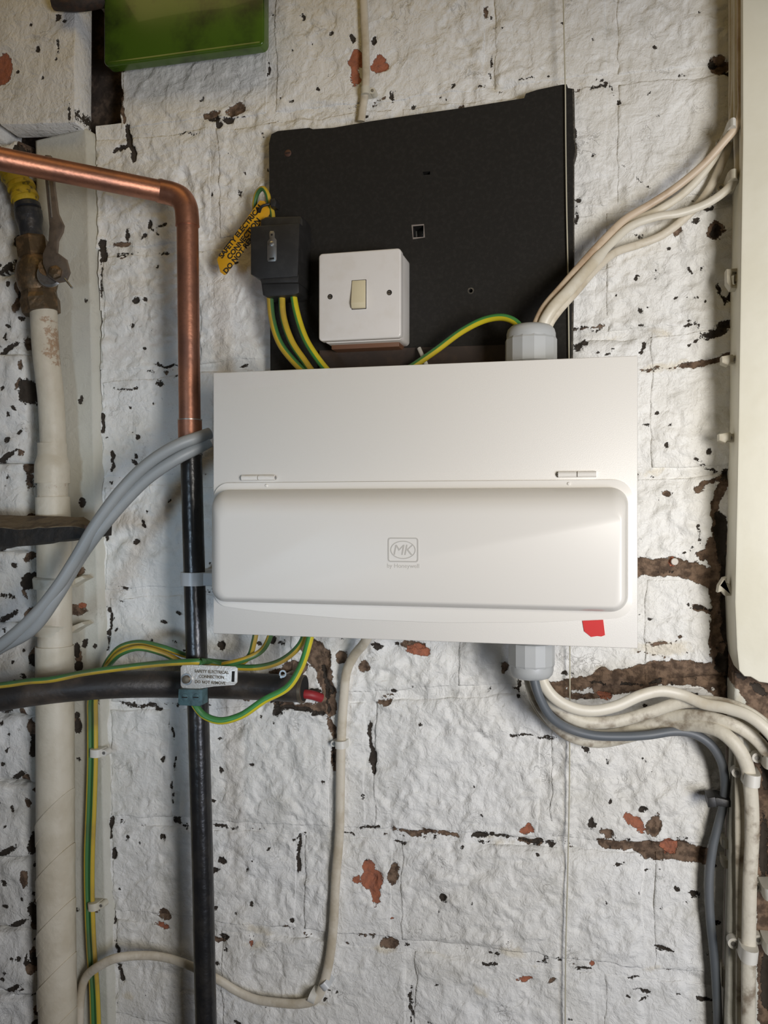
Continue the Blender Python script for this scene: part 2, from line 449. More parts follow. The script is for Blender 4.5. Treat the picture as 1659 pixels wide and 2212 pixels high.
many(FR, '1368,1776,20,11,18;1384,1790,11,15,-20;1445,1828,20,15;1137,1790,15,9,-15;803,1902,25,26;795,1875,13,18,10;812,1932,11,22,-10;770,1900,10,10;'
         '905,1403,24,15;768,132,19,22;818,140,18,19;766,165,9,20,-8;1306,1500,14,9;1135,2113,14,6,-15;1278,2078,6,6;355,1997,16,6,20;845,1990,2,2;'
         '1455,1216,9,8;540,2030,4,7')
lines(FD, '797,1566,798,1600,799,1640,9;806,1630,808,1668,9;646,1802,647,1880,7;305,1522,330,1526,352,1534,7;262,1520,285,1524,5;'
          '600,1528,660,1530,700,1545,8;430,1545,440,1560,6;378,1782,400,1786,6;1240,745,1265,738,6;1345,1480,1420,1478,4;700,1440,716,1500,8;'
          '1556,1120,1566,1260,1572,1380,1580,1500,20;797,1572,798,1625,5;806,1636,808,1662,6;646,1806,646,1872,6;1100,1588,1130,1584,1170,1590,1205,1597,3;'
          '222,528,228,562,16;222,560,221,640,4;217,690,213,780,3;223,900,224,930,9;240,980,243,1018,6;229,1132,232,1160,8;233,1310,237,1350,234,1402,6;'
          '244,1762,243,1800,8;250,1830,246,1850,9;244,1972,245,1995,7;251,2030,254,2060,5;257,2080,262,2118,9;276,275,288,320,290,345,14;250,325,286,312,7;'
          '201,290,206,350,3;385,290,432,284,3;320,490,346,504,3;330,788,386,790,4;245,840,300,838,2;430,1782,510,1786,4;'
          '1020,1806,1060,1802,1100,1811,1150,1819,1170,1815,5;885,2132,887,2160,4;886,2168,887,2212,2;1548,608,1551,626,1560,642,1564,660,6;'
          '1480,746,1500,736,1530,732,3;1498,1085,1502,1102,1;1510,1136,1514,1168,2;1514,1168,1518,1190,1;1488,643,1512,640,2;1300,178,1320,188,1326,202,4;'
          '1240,268,1244,325,4;1062,112,1062,168,2;1120,175,1150,173,2;1250,2090,1275,2088,2;1460,2152,1475,2158,2;780,1786,816,1788,5;'
          '1512,457,1536,449,6;1388,745,1391,765,6;1240,711,1275,705,3;1530,1315,1490,1311,4;1470,1200,1500,1180,1;365,1560,372,1600,2;374,1640,376,1665,4;'
          '372,1690,373,1735,2;1060,30,1064,44,3;700,1480,712,1540,5;650,1500,690,1495,6;716,1600,724,1650,4;1345,355,1385,395,1420,420,1;1388,1640,1410,1670,1;'
          '590,30,600,36,3;575,120,578,160,1;1500,985,1520,1000,1')
many(FD, '1035,1800,14,7,-10;1275,1780,5,15,8;1286,1785,3,5;958,1941,7,9,-20;650,1803,7,3;465,256,16,6,-10;476,270,8,8;495,262,10,6,20;325,485,6,8;312,510,5,5;'
         '278,505,4,8;293,650,8,6;313,648,5,3;268,145,6,6;282,705,3,3;326,710,2,2;311,755,4,4;345,828,7,5;330,872,3,3;283,877,2,2;298,942,4,5;285,935,2,2;'
         '290,1002,10,4,20;292,985,6,7;370,1080,7,4,-20;312,1133,7,5,20;322,1108,3,3;299,1172,5,5;385,1320,5,3;352,1345,6,3;252,1362,5,5;378,1388,3,3;'
         '320,1525,15,4,15;340,1533,9,4;285,1523,11,3;387,1526,8,4;355,1640,4,4;277,1810,4,4;265,1773,4,5;352,1808,7,5;380,1780,10,7;478,1662,3,7,-15;'
         '580,1835,4,3;480,1860,9,6;468,1880,10,5,-20;545,1953,3,5;630,1986,4,4;470,1963,5,4;512,1973,4,3;485,2020,10,6;487,2055,3,4;472,2083,4,4;510,2208,6,4;'
         '942,2128,3,3;1208,2067,4,3;1438,2052,18,5,5;1390,2140,12,4,10;1525,2158,14,4,5;1457,1915,7,5,10;1496,1930,8,4,15;1480,1815,7,2;1345,1870,7,2;'
         '1398,1875,3,2;1379,600,5,4;1420,590,2,6;1382,670,5,5;1460,645,5,3;1387,702,6,3;1520,582,3,3;1582,640,10,16;1570,700,24,9,-8;1545,720,26,7,-12;'
         '1392,920,4,3;1450,920,5,3;1437,960,5,4;1537,972,5,5;1418,888,2,2;1503,990,2,2;1572,1030,14,12;1387,1164,3,3;1400,1337,6,3;1250,430,7,5;1244,465,3,12;'
         '1508,481,6,3;1448,537,3,4;1280,337,4,5,30;1338,222,5,6;1418,100,4,3;1510,25,3,3;1545,138,8,5;1572,158,7,8;1548,502,9,17,8;1250,750,9,4,-20;'
         '1215,52,2,2;717,72,4,4;690,190,2,3;605,215,3,3;630,218,3,3;632,107,3,3;658,38,5,3;760,86,5,8;813,88,5,6,20;947,188,4,2;975,190,4,2;850,212,3,9;'
         '895,231,6,4;515,415,3,6,-40;455,422,3,4;437,210,3,3;565,291,2,6;490,335,2,2;480,1395,9,7,20;590,1382,9,7;608,1388,5,3;815,1396,12,5;860,1395,5,4;'
         '1123,1482,3,9;1123,1506,4,8;1262,1611,8,3,40;1388,1750,7,10,20;1540,1600,3,3;600,1537,10,6;640,1528,12,5;560,1388,6,4;418,1275,2,2;'
         '590,1560,3,2;548,1652,3,3;700,1690,3,2;1320,1730,3,4;1310,1645,2,5;480,1600,3,2;1147,1818,6,5;1195,1827,4,3;1160,1845,3,4;1000,1828,4,3;'
         '1185,2067,2,2;950,1970,2,2;905,2010,3,2;1520,650,3,3;1555,1430,8,20;1500,1500,6,3;1350,1480,6,4;1500,1470,5,3;1220,1455,4,6;1235,1458,3,4;'
         '1345,1480,5,4;1545,1870,5,5;1550,1990,6,4;1365,2150,4,2;1425,1880,3,2')
many(FS, '1105,2055,32,14,5;1040,2140,20,10,20;1440,790,70,10,-4;860,1100,2,2;560,2040,30,8;1300,1450,20,12;1260,600,2,2;560,1470,50,18;420,2140,30,8;'
         '280,2150,16,10;1430,1400,60,20;1180,1540,40,18,10;660,2160,60,10;560,2005,40,10,8;830,2050,30,14')
# a scatter of pinholes in the old paint
for i in range(230):
    E(FD, float(rng.uniform(-250, 1640)), float(rng.uniform(-300, 2500)), float(rng.uniform(0.6, 2.6)), float(rng.uniform(0.6, 2.2)))
for i in range(40):
    E(FD, float(rng.uniform(-250, 1640)), float(rng.uniform(-300, 2500)), float(rng.uniform(2, 7)), float(rng.uniform(1.5, 4)), float(rng.uniform(-40, 40)))

rj = np.random.default_rng(21)
for yl, yr in ((285, 160), (545, 440), (808, 712), (1040, 1020), (1277, 1240), (1522, 1478), (1780, 1836), (1980, 2105)):
    for q in range(17):
        x = float(rj.uniform(235, 1570)); y = yl + (yr - yl) * (x - 300) / 1150 + float(rj.normal(0, 9))
        L = float(rj.uniform(4, 34)); k = (yr - yl) / 1150
        Ln(FD if rj.uniform() < 0.55 else FB, [(x, y), (x + L * 0.5, y + k * L * 0.5 + float(rj.normal(0, 3))), (x + L, y + k * L)], float(rj.uniform(1.2, 4.5)))
    for q in range(4):
        x = float(rj.uniform(235, 1560)); y = yl + (yr - yl) * (x - 300) / 1150 + float(rj.normal(0, 14))
        E(FS if rj.uniform() < 0.6 else FB, x, y, float(rj.uniform(4, 26)), float(rj.uniform(3, 9)), float(rj.uniform(-15, 15)))
def sdf(feats, X, Z, d=0.0, clip=9.0):
    """signed distance in mm, positive inside"""
    out = np.full(X.shape, -clip)
    for f in feats:
        if f[0] == 'e':
            _, cx, cy, rx, ry, a = f
            c = P(cx, cy, d); m = MPP(cx, d); rx *= m; ry *= m
            R = max(rx, ry) + clip / 1000
            if c.x + R < X.min() or c.x - R > X.max() or c.z + R < Z.min() or c.z - R > Z.max(): continue
            dx = X - c.x; dz = -(Z - c.z)
            ca, sa = math.cos(a), math.sin(a)
            u = dx * ca + dz * sa; v = -dx * sa + dz * ca
            q = np.sqrt((u / rx) ** 2 + (v / ry) ** 2)
            val = (1 - q) * min(rx, ry) * 1000
        else:
            _, pts, w = f
            W = [P(x, y, d) for x, y in pts]; r = 0.5 * w * MPP(pts[0][0], d)
            R = r + clip / 1000
            if max(p.x for p in W) + R < X.min() or min(p.x for p in W) - R > X.max() or max(p.z for p in W) + R < Z.min() or min(p.z for p in W) - R > Z.max(): continue
            dm = np.full(X.shape, 1e9)
            for a, b in zip(W[:-1], W[1:]):
                ex, ez = b.x - a.x, b.z - a.z; L2 = ex * ex + ez * ez + 1e-12
                tt = np.clip(((X - a.x) * ex + (Z - a.z) * ez) / L2, 0, 1)
                dm = np.minimum(dm, np.hypot(X - a.x - tt * ex, Z - a.z - tt * ez))
            val = (r - dm) * 1000
        out = np.maximum(out, val)
    return out

# the painted skin of the wall as fields on a fine grid
RX0, RX1, RZ0, RZ1, RS = -0.80, 0.20, 0.82, 2.16, 0.0015
gx = np.arange(RX0, RX1 + RS, RS); gz = np.arange(RZ0, RZ1 + RS, RS)
GX, GZ = np.meshgrid(gx, gz)
WPX = GX + 0.0042 * fbm(GX, GZ, 75, 201, 3) + 0.0012 * fbm(GX, GZ, 300, 203, 2)
WPZ = GZ + 0.0042 * fbm(GX, GZ, 75, 211, 3) + 0.0012 * fbm(GX, GZ, 300, 213, 2)
def fast_sdf(feats):
    out = np.full(GX.shape, -9.0)
    for f in feats:
        if f[0] == 'e': pts = [(f[1], f[2])]; ext = max(f[3], f[4])
        else: pts = f[1]; ext = f[2]
        W = [P(x, y) for x, y in pts]; R = ext * 0.0006 + 0.012
        i0 = max(0, int((min(p.x for p in W) - R - RX0) / RS)); i1 = int((max(p.x for p in W) + R - RX0) / RS) + 1
        j0 = max(0, int((min(p.z for p in W) - R - RZ0) / RS)); j1 = int((max(p.z for p in W) + R - RZ0) / RS) + 1
        if i1 <= i0 or j1 <= j0: continue
        sl = (slice(j0, j1), slice(i0, i1))
        if GX[sl].size == 0: continue
        out[sl] = np.maximum(out[sl], sdf([f], WPX[sl], WPZ[sl]))
    return out
F_D, F_R, F_B, F_S = (fast_sdf(f) for f in (FD, FR, FB, FS))
sm = lambda v, a, b: (lambda t: t * t * (3 - 2 * t))(np.clip((v - a) / (b - a), 0, 1))
wx = GX + 0.006 * fbm(GX, GZ, 30, 91); wz = GZ + 0.006 * fbm(GX, GZ, 30, 92)
rid = lambda n: 1 - np.abs(n) * 2.4
amp = 0.35 + 1.25 * sm(fbm(GX, GZ, 8, 44, 2), -0.30, 0.40)
H = 0.0022 * fbm(GX, GZ, 10, 1, 2) + amp * (0.0019 * fbm(wx, wz, 42, 5, 3) + 0.0010 * rid(fbm(wx, wz, 55, 9, 2)) * sm(fbm(GX, GZ, 15, 47, 2), -0.1, 0.3)
     + 0.00095 * fbm(wx, wz, 110, 15, 2) + 0.00035 * fbm(GX, GZ, 290, 12, 2))
H += 0.0014 * sm(fbm(wx, wz, 24, 31, 3), 0.06, 0.11) * sm(fbm(GX, GZ, 7, 33, 2), -0.1, 0.2) + 0.0012 * sm(fbm(wz, wx, 31, 37, 3), 0.10, 0.15)
H -= 0.0013 * sm(fbm(wx, wz, 46, 39, 2), 0.36, 0.46)
KJ = sm(fbm(GX, GZ, 9, 57, 3), -0.12, 0.30)     # how open the joints are
PIT = -0.0040 * sm(F_D, -0.6, 2.2) - 0.0012 * sm(F_R, -0.4, 1.0) - 0.0022 * sm(F_B, -0.5, 2.5)
def samp(G, X, Z):
    fx = np.clip((X - RX0) / RS, 0, G.shape[1] - 1.001); fz = np.clip((Z - RZ0) / RS, 0, G.shape[0] - 1.001)
    i = fx.astype(int); j = fz.astype(int); a = fx - i; b = fz - j
    return (G[j, i] * (1 - a) + G[j, i + 1] * a) * (1 - b) + (G[j + 1, i] * (1 - a) + G[j + 1, i + 1] * a) * b
def wall_attrs(X, Z):
    return {'chip_dark': samp(F_D, X, Z).ravel(), 'chip_red': samp(F_R, X, Z).ravel(), 'chip_brown': samp(F_B, X, Z).ravel(), 'chip_stain': samp(F_S, X, Z).ravel()}
def grid_faces(nz, nx):
    idx = np.arange(nz * nx).reshape(nz, nx)
    return np.stack([idx[:-1, :-1], idx[:-1, 1:], idx[1:, 1:], idx[1:, :-1]], -1).reshape(-1, 4)

# ------------------------------------------------------------------ the brick wall
JL = [((300, -560), (1450, -760)), ((300, -270), (1450, -430)), ((300, 5), (1450, -130)), ((300, 285), (1450, 160)), ((250, 545), (1450, 440)),
      ((300, 808), (1450, 712)), ((300, 1040), (1450, 1020)), ((360, 1277), (1450, 1240)), ((330, 1525), (1450, 1480)), ((400, 1780), (1500, 1836)),
      ((300, 1980), (1450, 2105)), ((300, 2210), (1450, 2390)), ((300, 2480), (1450, 2700))]
JL[8] = ((330, 1522), (1450, 1478))
JW = []
for a, b in JL:
    A, B = P(*a), P(*b); JW.append((A.z - (B.z - A.z) / (B.x - A.x) * A.x, (B.z - A.z) / (B.x - A.x)))
jz = lambda k, x: JW[k][0] + JW[k][1] * x
PERP = [[205, 520, 900, 1300, 1615], [205, 430, 760, 1150, 1430, 1615], [262, 584, 1060, 1322, 1615], [205, 462, 860, 1322, 1615], [220, 420, 900, 1300, 1615],
        [218, 560, 1000, 1395, 1615], [225, 480, 900, 1250, 1615], [235, 620, 980, 1385, 1615], [238, 376, 726, 802, 1180, 1615],
        [243, 648, 858, 1402, 1615], [250, 470, 886, 1300, 1615], [255, 600, 980, 1350, 1615]]
# a mortar backing sheet, painted along with the bricks
nx = int((P(1640, 1106).x - P(205, 1106).x) / 0.0022); 
mx = np.linspace(P(208, 1106).x, P(1640, 1106).x, nx); mz = np.linspace(jz(12, -0.3), jz(0, -0.3), int(1.55 / 0.0024))
MX, MZ = np.meshgrid(mx, mz)
leftpx = np.array([P(px, py).x for px, py in ((262, 0), (262, 268), (206, 272), (216, 700), (222, 1300), (234, 1700), (246, 2212), (250, 2600))])
leftz = np.array([P(px, py).z for px, py in ((262, 0), (262, 268), (206, 272), (216, 700), (222, 1300), (234, 1700), (246, 2212), (250, 2600))])
lim = np.interp(-MZ, -leftz, leftpx)
MD = np.min([np.abs(MZ - jz(k_, MX)) for k_ in range(len(JW))], axis=0)
MH = -0.0003 - 0.0040 * (0.35 + 0.65 * (1 - sm(MD, 0.006, 0.015))) * samp(KJ, MX, MZ) + samp(H, MX, MZ) + 0.0014 * fbm(MX, MZ, 60, 61, 2) * samp(KJ, MX, MZ) + samp(PIT, MX, MZ)
keep_cell = np.zeros(MX.shape, bool)
brick_defs = []
for r in range(len(PERP)):
    ps = PERP[r]
    ym = {}
    for q in range(len(ps) - 1):
        yc = 0.5 * (JL[r][0][1] + JL[r + 1][0][1])
        x0 = P(ps[q], yc).x; x1 = P(ps[q + 1], yc).x
        g = 0.0038
        brick_defs.append((r, x0 + (g if q else 0), x1 - g, g))
        inside = (MX > x0 + g + 0.010) & (MX < x1 - g - 0.010) & (MZ < jz(r, MX) - g - 0.010) & (MZ > jz(r + 1, MX) + g + 0.010)
        keep_cell |= inside
V = np.stack([MX.ravel(), -MH.ravel(), MZ.ravel()], -1)
Fm = grid_faces(*MX.shape)
bad = keep_cell.ravel()[Fm].all(1) | (MX < lim).ravel()[Fm].any(1)
Fm = Fm[~bad]
used, inv = np.unique(Fm, return_inverse=True)
at = {k: v[used] for k, v in wall_attrs(MX, MZ).items()}
wall = new_obj('wall_back', V[used], inv.reshape(-1, 4), M['paint'], None, True, None, at)
wall['kind'] = 'structure'

rb = np.random.default_rng(3)
for r, x0, x1, g in brick_defs:
    zt = jz(r, (x0 + x1) / 2) - g; zb = jz(r + 1, (x0 + x1) / 2) + g
    pxm = [0, 2212]
    vis = zt > P(800, 2330).z and zb < P(800, -110).z
    res = 0.0017 if vis else 0.006
    n_x = max(6, int((x1 - x0) / res)); n_z = max(6, int((zt - zb) / res))
    uu = np.linspace(0, 1, n_x); vv = np.linspace(0, 1, n_z)
    U, W_ = np.meshgrid(uu, vv)
    X = x0 + (x1 - x0) * U
    top = JW[r][0] + JW[r][1] * X - g; bot = JW[r + 1][0] + JW[r + 1][1] * X + g
    Z = bot + (top - bot) * W_
    ed = np.minimum(np.minimum(X - x0, x1 - X), np.minimum(top - Z, Z - bot))
    X, Z = X + 0.0045 * fbm(X, Z, 28, 301 + r, 3), Z + 0.0040 * fbm(X, Z, 28, 331 + r, 3)
    wob = 0.0055 * (fbm(X, Z, 30, 71, 3) + 0.30)
    ee = ed - wob
    kk = samp(KJ, X, Z)
    fall = -0.0048 * (1 - sm(ee, -0.003, 0.0065)) ** 1.3 * kk
    dz_ = np.minimum(top - Z, Z - bot)
    fall = fall * (0.35 + 0.65 * (1 - sm(dz_, 0.006, 0.015)))
    core_ = sm(ed, 0.0, 0.02)
    h = samp(H, X, Z) + fall + samp(PIT, X, Z) + core_ * (0.0020 * (rb.uniform() - 0.5) + (U - 0.5) * 0.004 * (rb.uniform() - 0.5) + (W_ - 0.5) * 0.004 * (rb.uniform() - 0.5))
    h[0, :] = h[-1, :] = -0.02; h[:, 0] = h[:, -1] = -0.02
    new_obj('brick', np.stack([X.ravel(), -h.ravel(), Z.ravel()], -1), grid_faces(n_z, n_x), M['paint'], wall, True, None, wall_attrs(X, Z))
# the dark core of the wall seen where bricks are missing
cx0, cx1 = P(-420, 1106).x - 0.15, P(1640, 1106).x
n1, n2 = 160, 180
X, Z = np.meshgrid(np.linspace(cx0, cx1, n1), np.linspace(0.75, 2.25, n2))
h = -0.045 + 0.010 * fbm(X, Z, 20, 81, 3)
core = new_obj('wall_core', np.stack([X.ravel(), -h.ravel(), Z.ravel()], -1), grid_faces(n2, n1), M['core'], wall, True)

def slab(name, corners, d, thick, mat, parent=None, er=0.004, ed_=0.003, rough=(0.0015, 30), seed=1, res=0.003, feats=None, er_r=None, ragged=0.0, ang=None):
    """uneven slab seen through four pixel corners TL,TR,BR,BL at depth d"""
    A, B, C, D = [P(x, y, d) for x, y in corners]
    nx = max(4, int((B - A).length / res)); nz = max(4, int((A - D).length / res))
    U, W_ = np.meshgrid(np.linspace(0, 1, nx), np.linspace(0, 1, nz))
    f = lambda a, b, c, e: (a * (1 - U) + b * U) * W_ + (e * (1 - U) + c * U) * (1 - W_)
    X = f(A.x, B.x, C.x, D.x); Z = f(A.z, B.z, C.z, D.z)
    wd = (B - A).length; ht = (A - D).length
    er_r = er_r or er
    def drop(dist, r): return 1 - np.sqrt(np.clip(1 - (1 - np.clip(dist / r, 0, 1)) ** 2, 0, 1))
    wob = ragged * fbm(X, Z, 40, seed + 7, 3)
    dr = np.maximum.reduce([drop(U * wd - wob, er), drop((1 - U) * wd - wob, er_r), drop(W_ * ht - wob, er), drop((1 - W_) * ht - wob, er)])
    h = d + rough[0] * fbm(X, Z, rough[1], seed, 3) - ed_ * dr
    at = {}
    for k, L in (('chip_dark', 'D'), ('chip_red', 'R'), ('chip_brown', 'B'), ('chip_stain', 'S')):
        at[k] = sdf((feats or {}).get(L, []), X, Z, d).ravel()
    h = h - 0.002 * sm(at['chip_dark'].reshape(X.shape), -0.5, 2)
    h[0, :] = h[-1, :] = d - thick; h[:, 0] = h[:, -1] = d - thick
    return new_obj(name, np.stack([X.ravel(), -h.ravel(), Z.ravel()], -1), grid_faces(nz, nx), mat, parent, True, None, at)
def fe(s=None, l=None):
    L = []
    if s: many(L, s)
    if l: lines(L, l)
    return L

# white timber upright left of the brickwork
up = slab('trim_1', ((72, 300), (191, 272), (243, 2330), (120, 2330)), 0.013, 0.035, M['timber_paint'], er=0.003, ed_=0.002, rough=(0.0009, 9), seed=21, res=0.0025,
     feats={'D': fe('175,865,5,9,10;185,650,4,3;205,722,3,8;165,1965,7,4;183,1390,6,10,30;205,1395,4,5;165,1405,7,16;170,1440,9,12;178,1085,8,10;215,740,2,10;'
                    '215,1080,4,6;186,1900,4,2;170,1640,3,2;213,850,2,6;165,1545,8,8;168,1570,9,14'),
            'B': fe('172,1234,16,10,-10;165,1318,24,12,0;170,1420,9,18;208,800,3,20;212,1500,3,20;165,1560,10,16;205,1966,10,5'),
            'R': fe('178,1308,10,7')})
up['kind'] = 'structure'
# painted lintel block at the top left corner
lint = slab('trim_2', ((-330, -260), (166, -260), (163, 268), (4, 274)), 0.031, 0.031, M['paint'], er=0.003, ed_=0.003, rough=(0.0026, 24), seed=31, res=0.0022,
     feats={'R': fe('8,150,20,34,10'), 'D': fe('124,36,6,7;138,44,4,4;66,53,3,3;80,104,4,6;124,98,3,9;120,127,3,3;92,168,3,3;150,245,2,12;165,246,3,10;38,155,3,3')})
lint['kind'] = 'structure'
lip = slab('trim_3', ((-330, 190), (4, 190), (-2, 300), (-330, 300)), 0.020, 0.04, M['paint'], er=0.004, rough=(0.002, 20), seed=33); lip['kind'] = 'structure'
# rough brickwork of the next wall, far left
wl = slab('wall_left', ((-420, 300), (52, 300), (64, 2420), (-420, 2420)), 0.008, 0.03, M['core'], er=0.01, er_r=0.03, ed_=0.02, rough=(0.008, 25), seed=41, res=0.004)
wl['kind'] = 'structure'
yy = [300, 372, 590, 765, 1000, 1190, 1345, 1545, 1690, 1850, 2010, 2150, 2330]
xr = [40, 44, 52, 56, 62, 58, 76, 78, 76, 78, 80, 80]
for i in range(12):
    r_ = random.Random(100 + i); s_d = []; s_b = []
    for q in range(11): s_d.append('%d,%d,%d,%d,%d' % (r_.randint(-60, xr[i]), r_.randint(yy[i], yy[i + 1]), r_.randint(2, 7), r_.randint(2, 5), r_.randint(-50, 50)))
    s_d.append('%d,%d,12,%d,%d' % (xr[i] - 6, r_.randint(yy[i] + 30, yy[i + 1] - 20), r_.randint(10, 26), r_.randint(-20, 20)))
    s_d.append('%d,%d,24,5,-30' % (r_.randint(10, 40), yy[i + 1] - 12))
    for q in range(3): s_b.append('%d,%d,%d,%d,%d' % (xr[i] - r_.randint(0, 26), r_.randint(yy[i], yy[i + 1]), r_.randint(4, 12), r_.randint(6, 20), r_.randint(-30, 30)))
    slab('brick', ((-420, yy[i] - 4), (xr[i], yy[i] - 2), (xr[i] + 4, yy[i + 1] + 4), (-420, yy[i + 1] + 2)), 0.022 + 0.004 * r_.random(), 0.03, M['paint'], wl, er=0.010, ed_=0.010,
         er_r=0.026, rough=(0.0065, 26), seed=50 + i, res=0.0022, feats={'D': fe(';'.join(s_d)), 'B': fe(';'.join(s_b))}, ragged=0.009)

# the rest of the cupboard: ceiling above and the side wall on the left, both out of the picture
ce = box('ceiling', -1.25, 0.95, -0.05, 1.35, 2.42, 2.50, simple('brown_ceiling_boards', (0.30, 0.24, 0.18), 0.8, col2=(0.22, 0.17, 0.12), sc=8), None); ce['kind'] = 'structure'
w2 = box('wall_left_return', -1.32, -1.25, -0.05, 1.35, 0.0, 2.42, simple('dim_side_wall', (0.42, 0.40, 0.36), 0.8), None); w2['kind'] = 'structure'
fl = box('floor', -1.32, 0.95, -0.05, 1.9, -0.08, 0.0, simple('grey_floor', (0.25, 0.24, 0.22), 0.8, col2=(0.18, 0.17, 0.15), sc=12), None); fl['kind'] = 'structure'
hd = box('shade_board', -1.25, 0.95, 0.57, 0.64, 1.785, 2.42, M['old_wood'], None, 0.004); hd['kind'] = 'structure'   # unseen board added to cut the light on the upper wall
# the beam on the right
bx0 = P(1605, 60, 0.06).x
box_pts = pxs([(1603, -420), (1950, -420), (1950, 1560), (1800, 1520), (1700, 1496), (1659, 1477), (1640, 1474), (1622, 1463), (1608, 1462), (1596, 1449), (1591, 1400), (1587, 1300), (1590, 1150), (1592, 1060), (1595, 900), (1600, 560), (1604, 300)], 0.06)
beam = prism('trim_4', box_pts, -0.02, 0.06, M['beam'], None, 0.0022, 2); beam['kind'] = 'structure'
# bare brick and rough paint below the beam
low = slab('trim_5', ((1584, 1380), (1950, 1400), (1930, 2420), (1560, 2420)), 0.036, 0.07, M['timber_paint'], er=0.003, ed_=0.003, rough=(0.003, 30), seed=61, res=0.0022,
     feats={'B': fe('1640,1700,30,60;1650,2000,16,190;1600,1930,5,24', '1590,1440,1640,1500,1700,1560,60;1640,1530,1700,1600,60;1606,1900,1612,2000,6;1660,1600,1660,2200,44'),
            'D': fe('1606,1980,4,12;1602,2120,4,28;1655,1640,10,60;1640,1490,20,8,40;1650,1840,8,70;1655,2120,10,60;1612,1640,4,10;1600,1460,12,6,30'),
            'S': fe('1600,1700,8,300')})
low['kind'] = 'structure'

# ------------------------------------------------------------------ consumer unit
UF = 0.135
ux0, ux1 = P(460.5, 1106, UF).x, P(1377.5, 1106, UF).x
uz1 = 0.5 * (P(460, 806, UF).z + P(1377, 767, UF).z); uz0 = 0.5 * (P(461, 1368, UF).z + P(1378, 1402, UF).z)
unit = thing('consumer_unit', 'large white metal fuse box with raised hinged lid in the middle of the wall', 'fuse box', ((ux0 + ux1) / 2, -0.03, uz0))
box('body', ux0 + 0.006, ux1 - 0.006, 0.028, UF - 0.003, uz0 + 0.004, uz1 - 0.004, M['unit'], unit, 0.002)
box('front_cover', ux0, ux1, UF - 0.016, UF, uz0, uz1, M['unit'], unit, 0.0011, 2)
def outline(px_l, px_r, py_t, zb_fun, d, r, n=8):
    x0 = P(px_l, 1106, d).x; x1 = P(px_r, 1106, d).x; z1 = P(900, py_t, d).z
    pts = []
    zc0, zc1 = zb_fun(x0 + r), zb_fun(x1 - r)
    for i in range(n + 1):
        a = math.radians(180 - 90 * i / n); pts.append((x0 + r + r * math.cos(a), z1 - r + r * math.sin(a)))
    for i in range(1, 24): pts.append((x0 + r + (x1 - x0 - 2 * r) * i / 24, z1))
    for i in range(n + 1):
        a = math.radians(90 - 90 * i / n); pts.append((x1 - r + r * math.cos(a), z1 - r + r * math.sin(a)))
    for i in range(1, 8): pts.append((x1, z1 - r + (zc1 + r - (z1 - r)) * i / 8))
    for i in range(n + 1):
        a = math.radians(0 - 90 * i / n); pts.append((x1 - r + r * math.cos(a), zc1 + r + r * math.sin(a)))
    for i in range(1, 24):
        x = x1 - r - (x1 - x0 - 2 * r) * i / 24; pts.append((x, zb_fun(x)))
    for i in range(n + 1):
        a = math.radians(-90 - 90 * i / n); pts.append((x0 + r + r * math.cos(a), zc0 + r + r * math.sin(a)))
    for i in range(1, 8): pts.append((x0, zc0 + r + (z1 - r - zc0 - r) * i / 8))
    return np.array(pts)
LD = UF + 0.0005
bx = [P(x, 0, LD).x for x in (463, 560, 760, 960, 1160, 1320, 1366)]
bz = [P(x, y, LD).z for x, y in ((480, 1306), (560, 1320), (760, 1337), (960, 1345), (1160, 1344), (1320, 1336), (1366, 1332))]
o_base = outline(463, 1366, 1040, lambda x: float(np.interp(x, bx, bz)), LD, 0.015)
footz = P(900, 1309, LD + 0.003).z
o_foot = outline(466.5, 1357, 1056, lambda x: footz, LD + 0.003, 0.014)
facez = P(900, 1298, LD + 0.031).z
o_face = outline(478, 1341, 1112, lambda x: facez, LD + 0.031, 0.007)
rings = [(o_base, 0.0), (o_base, 0.0016), (o_base * 0.985 + o_foot * 0.015, 0.0022), (o_foot, 0.0028)]
for s in (0.06, 0.14, 0.24, 0.36, 0.5, 0.64, 0.78, 0.9, 1.0):
    lat = 1 - math.cos(math.pi * s / 2); hh = math.sin(math.pi * s / 2)
    rings.append((o_foot * (1 - lat) + o_face * lat, 0.0028 + 0.0282 * hh))
V = []; F = []; n = len(o_base)
for o_, hgt in rings:
    V += [(x, -(LD + hgt), z) for x, z in o_]
for i in range(len(rings) - 1):
    for j in range(n): F.append([i * n + j, i * n + (j + 1) % n, (i + 1) * n + (j + 1) % n, (i + 1) * n + j])
F.append([(len(rings) - 1) * n + j for j in range(n)])
lid = new_obj('lid', V, F, M['lid'], unit, True, None, None, 45)
lid['label'] = 'raised white hinged lid with a faint embossed logo'
for a, b, flip in ((523, 594, 1), (1206, 1288, -1)):
    zc = 0.5 * (P(a, 1025 if flip < 0 else 1032, UF + 0.003).z + P(b, 1024 if flip < 0 else 1032, UF + 0.003).z)
    A, B = P(a, 1106, UF + 0.002).x, P(b, 1106, UF + 0.002).x; mid = (A + B) / 2
    hg = new_obj('hinge', *(lambda o: (np.array([tuple(v.co) for v in o.data.vertices]) + np.array(o.location), [list(p.vertices) for p in o.data.polygons]))(
        (lambda o: o)(box('tmp', A, B, UF, UF + 0.0012, zc - 0.0025, zc + 0.0025, M['unit']))), M['unit'], unit)
    bpy.data.objects.remove(bpy.data.objects['tmp'])
    for s0, s1 in ((A, mid - 0.0004), (mid + 0.0004, B)):
        lathe('knuckle', (s0, -(UF + 0.0022), zc), (1, 0, 0), [(0, 0.0026), (s1 - s0, 0.0026)], M['unit'], hg, 14)
    e = B if flip > 0 else A
    lathe('pin', (e - 0.001, -(UF + 0.0022), zc), (1, 0, 0), [(0, 0.0013), (0.0024, 0.0013)], M['steel'], hg, 10)
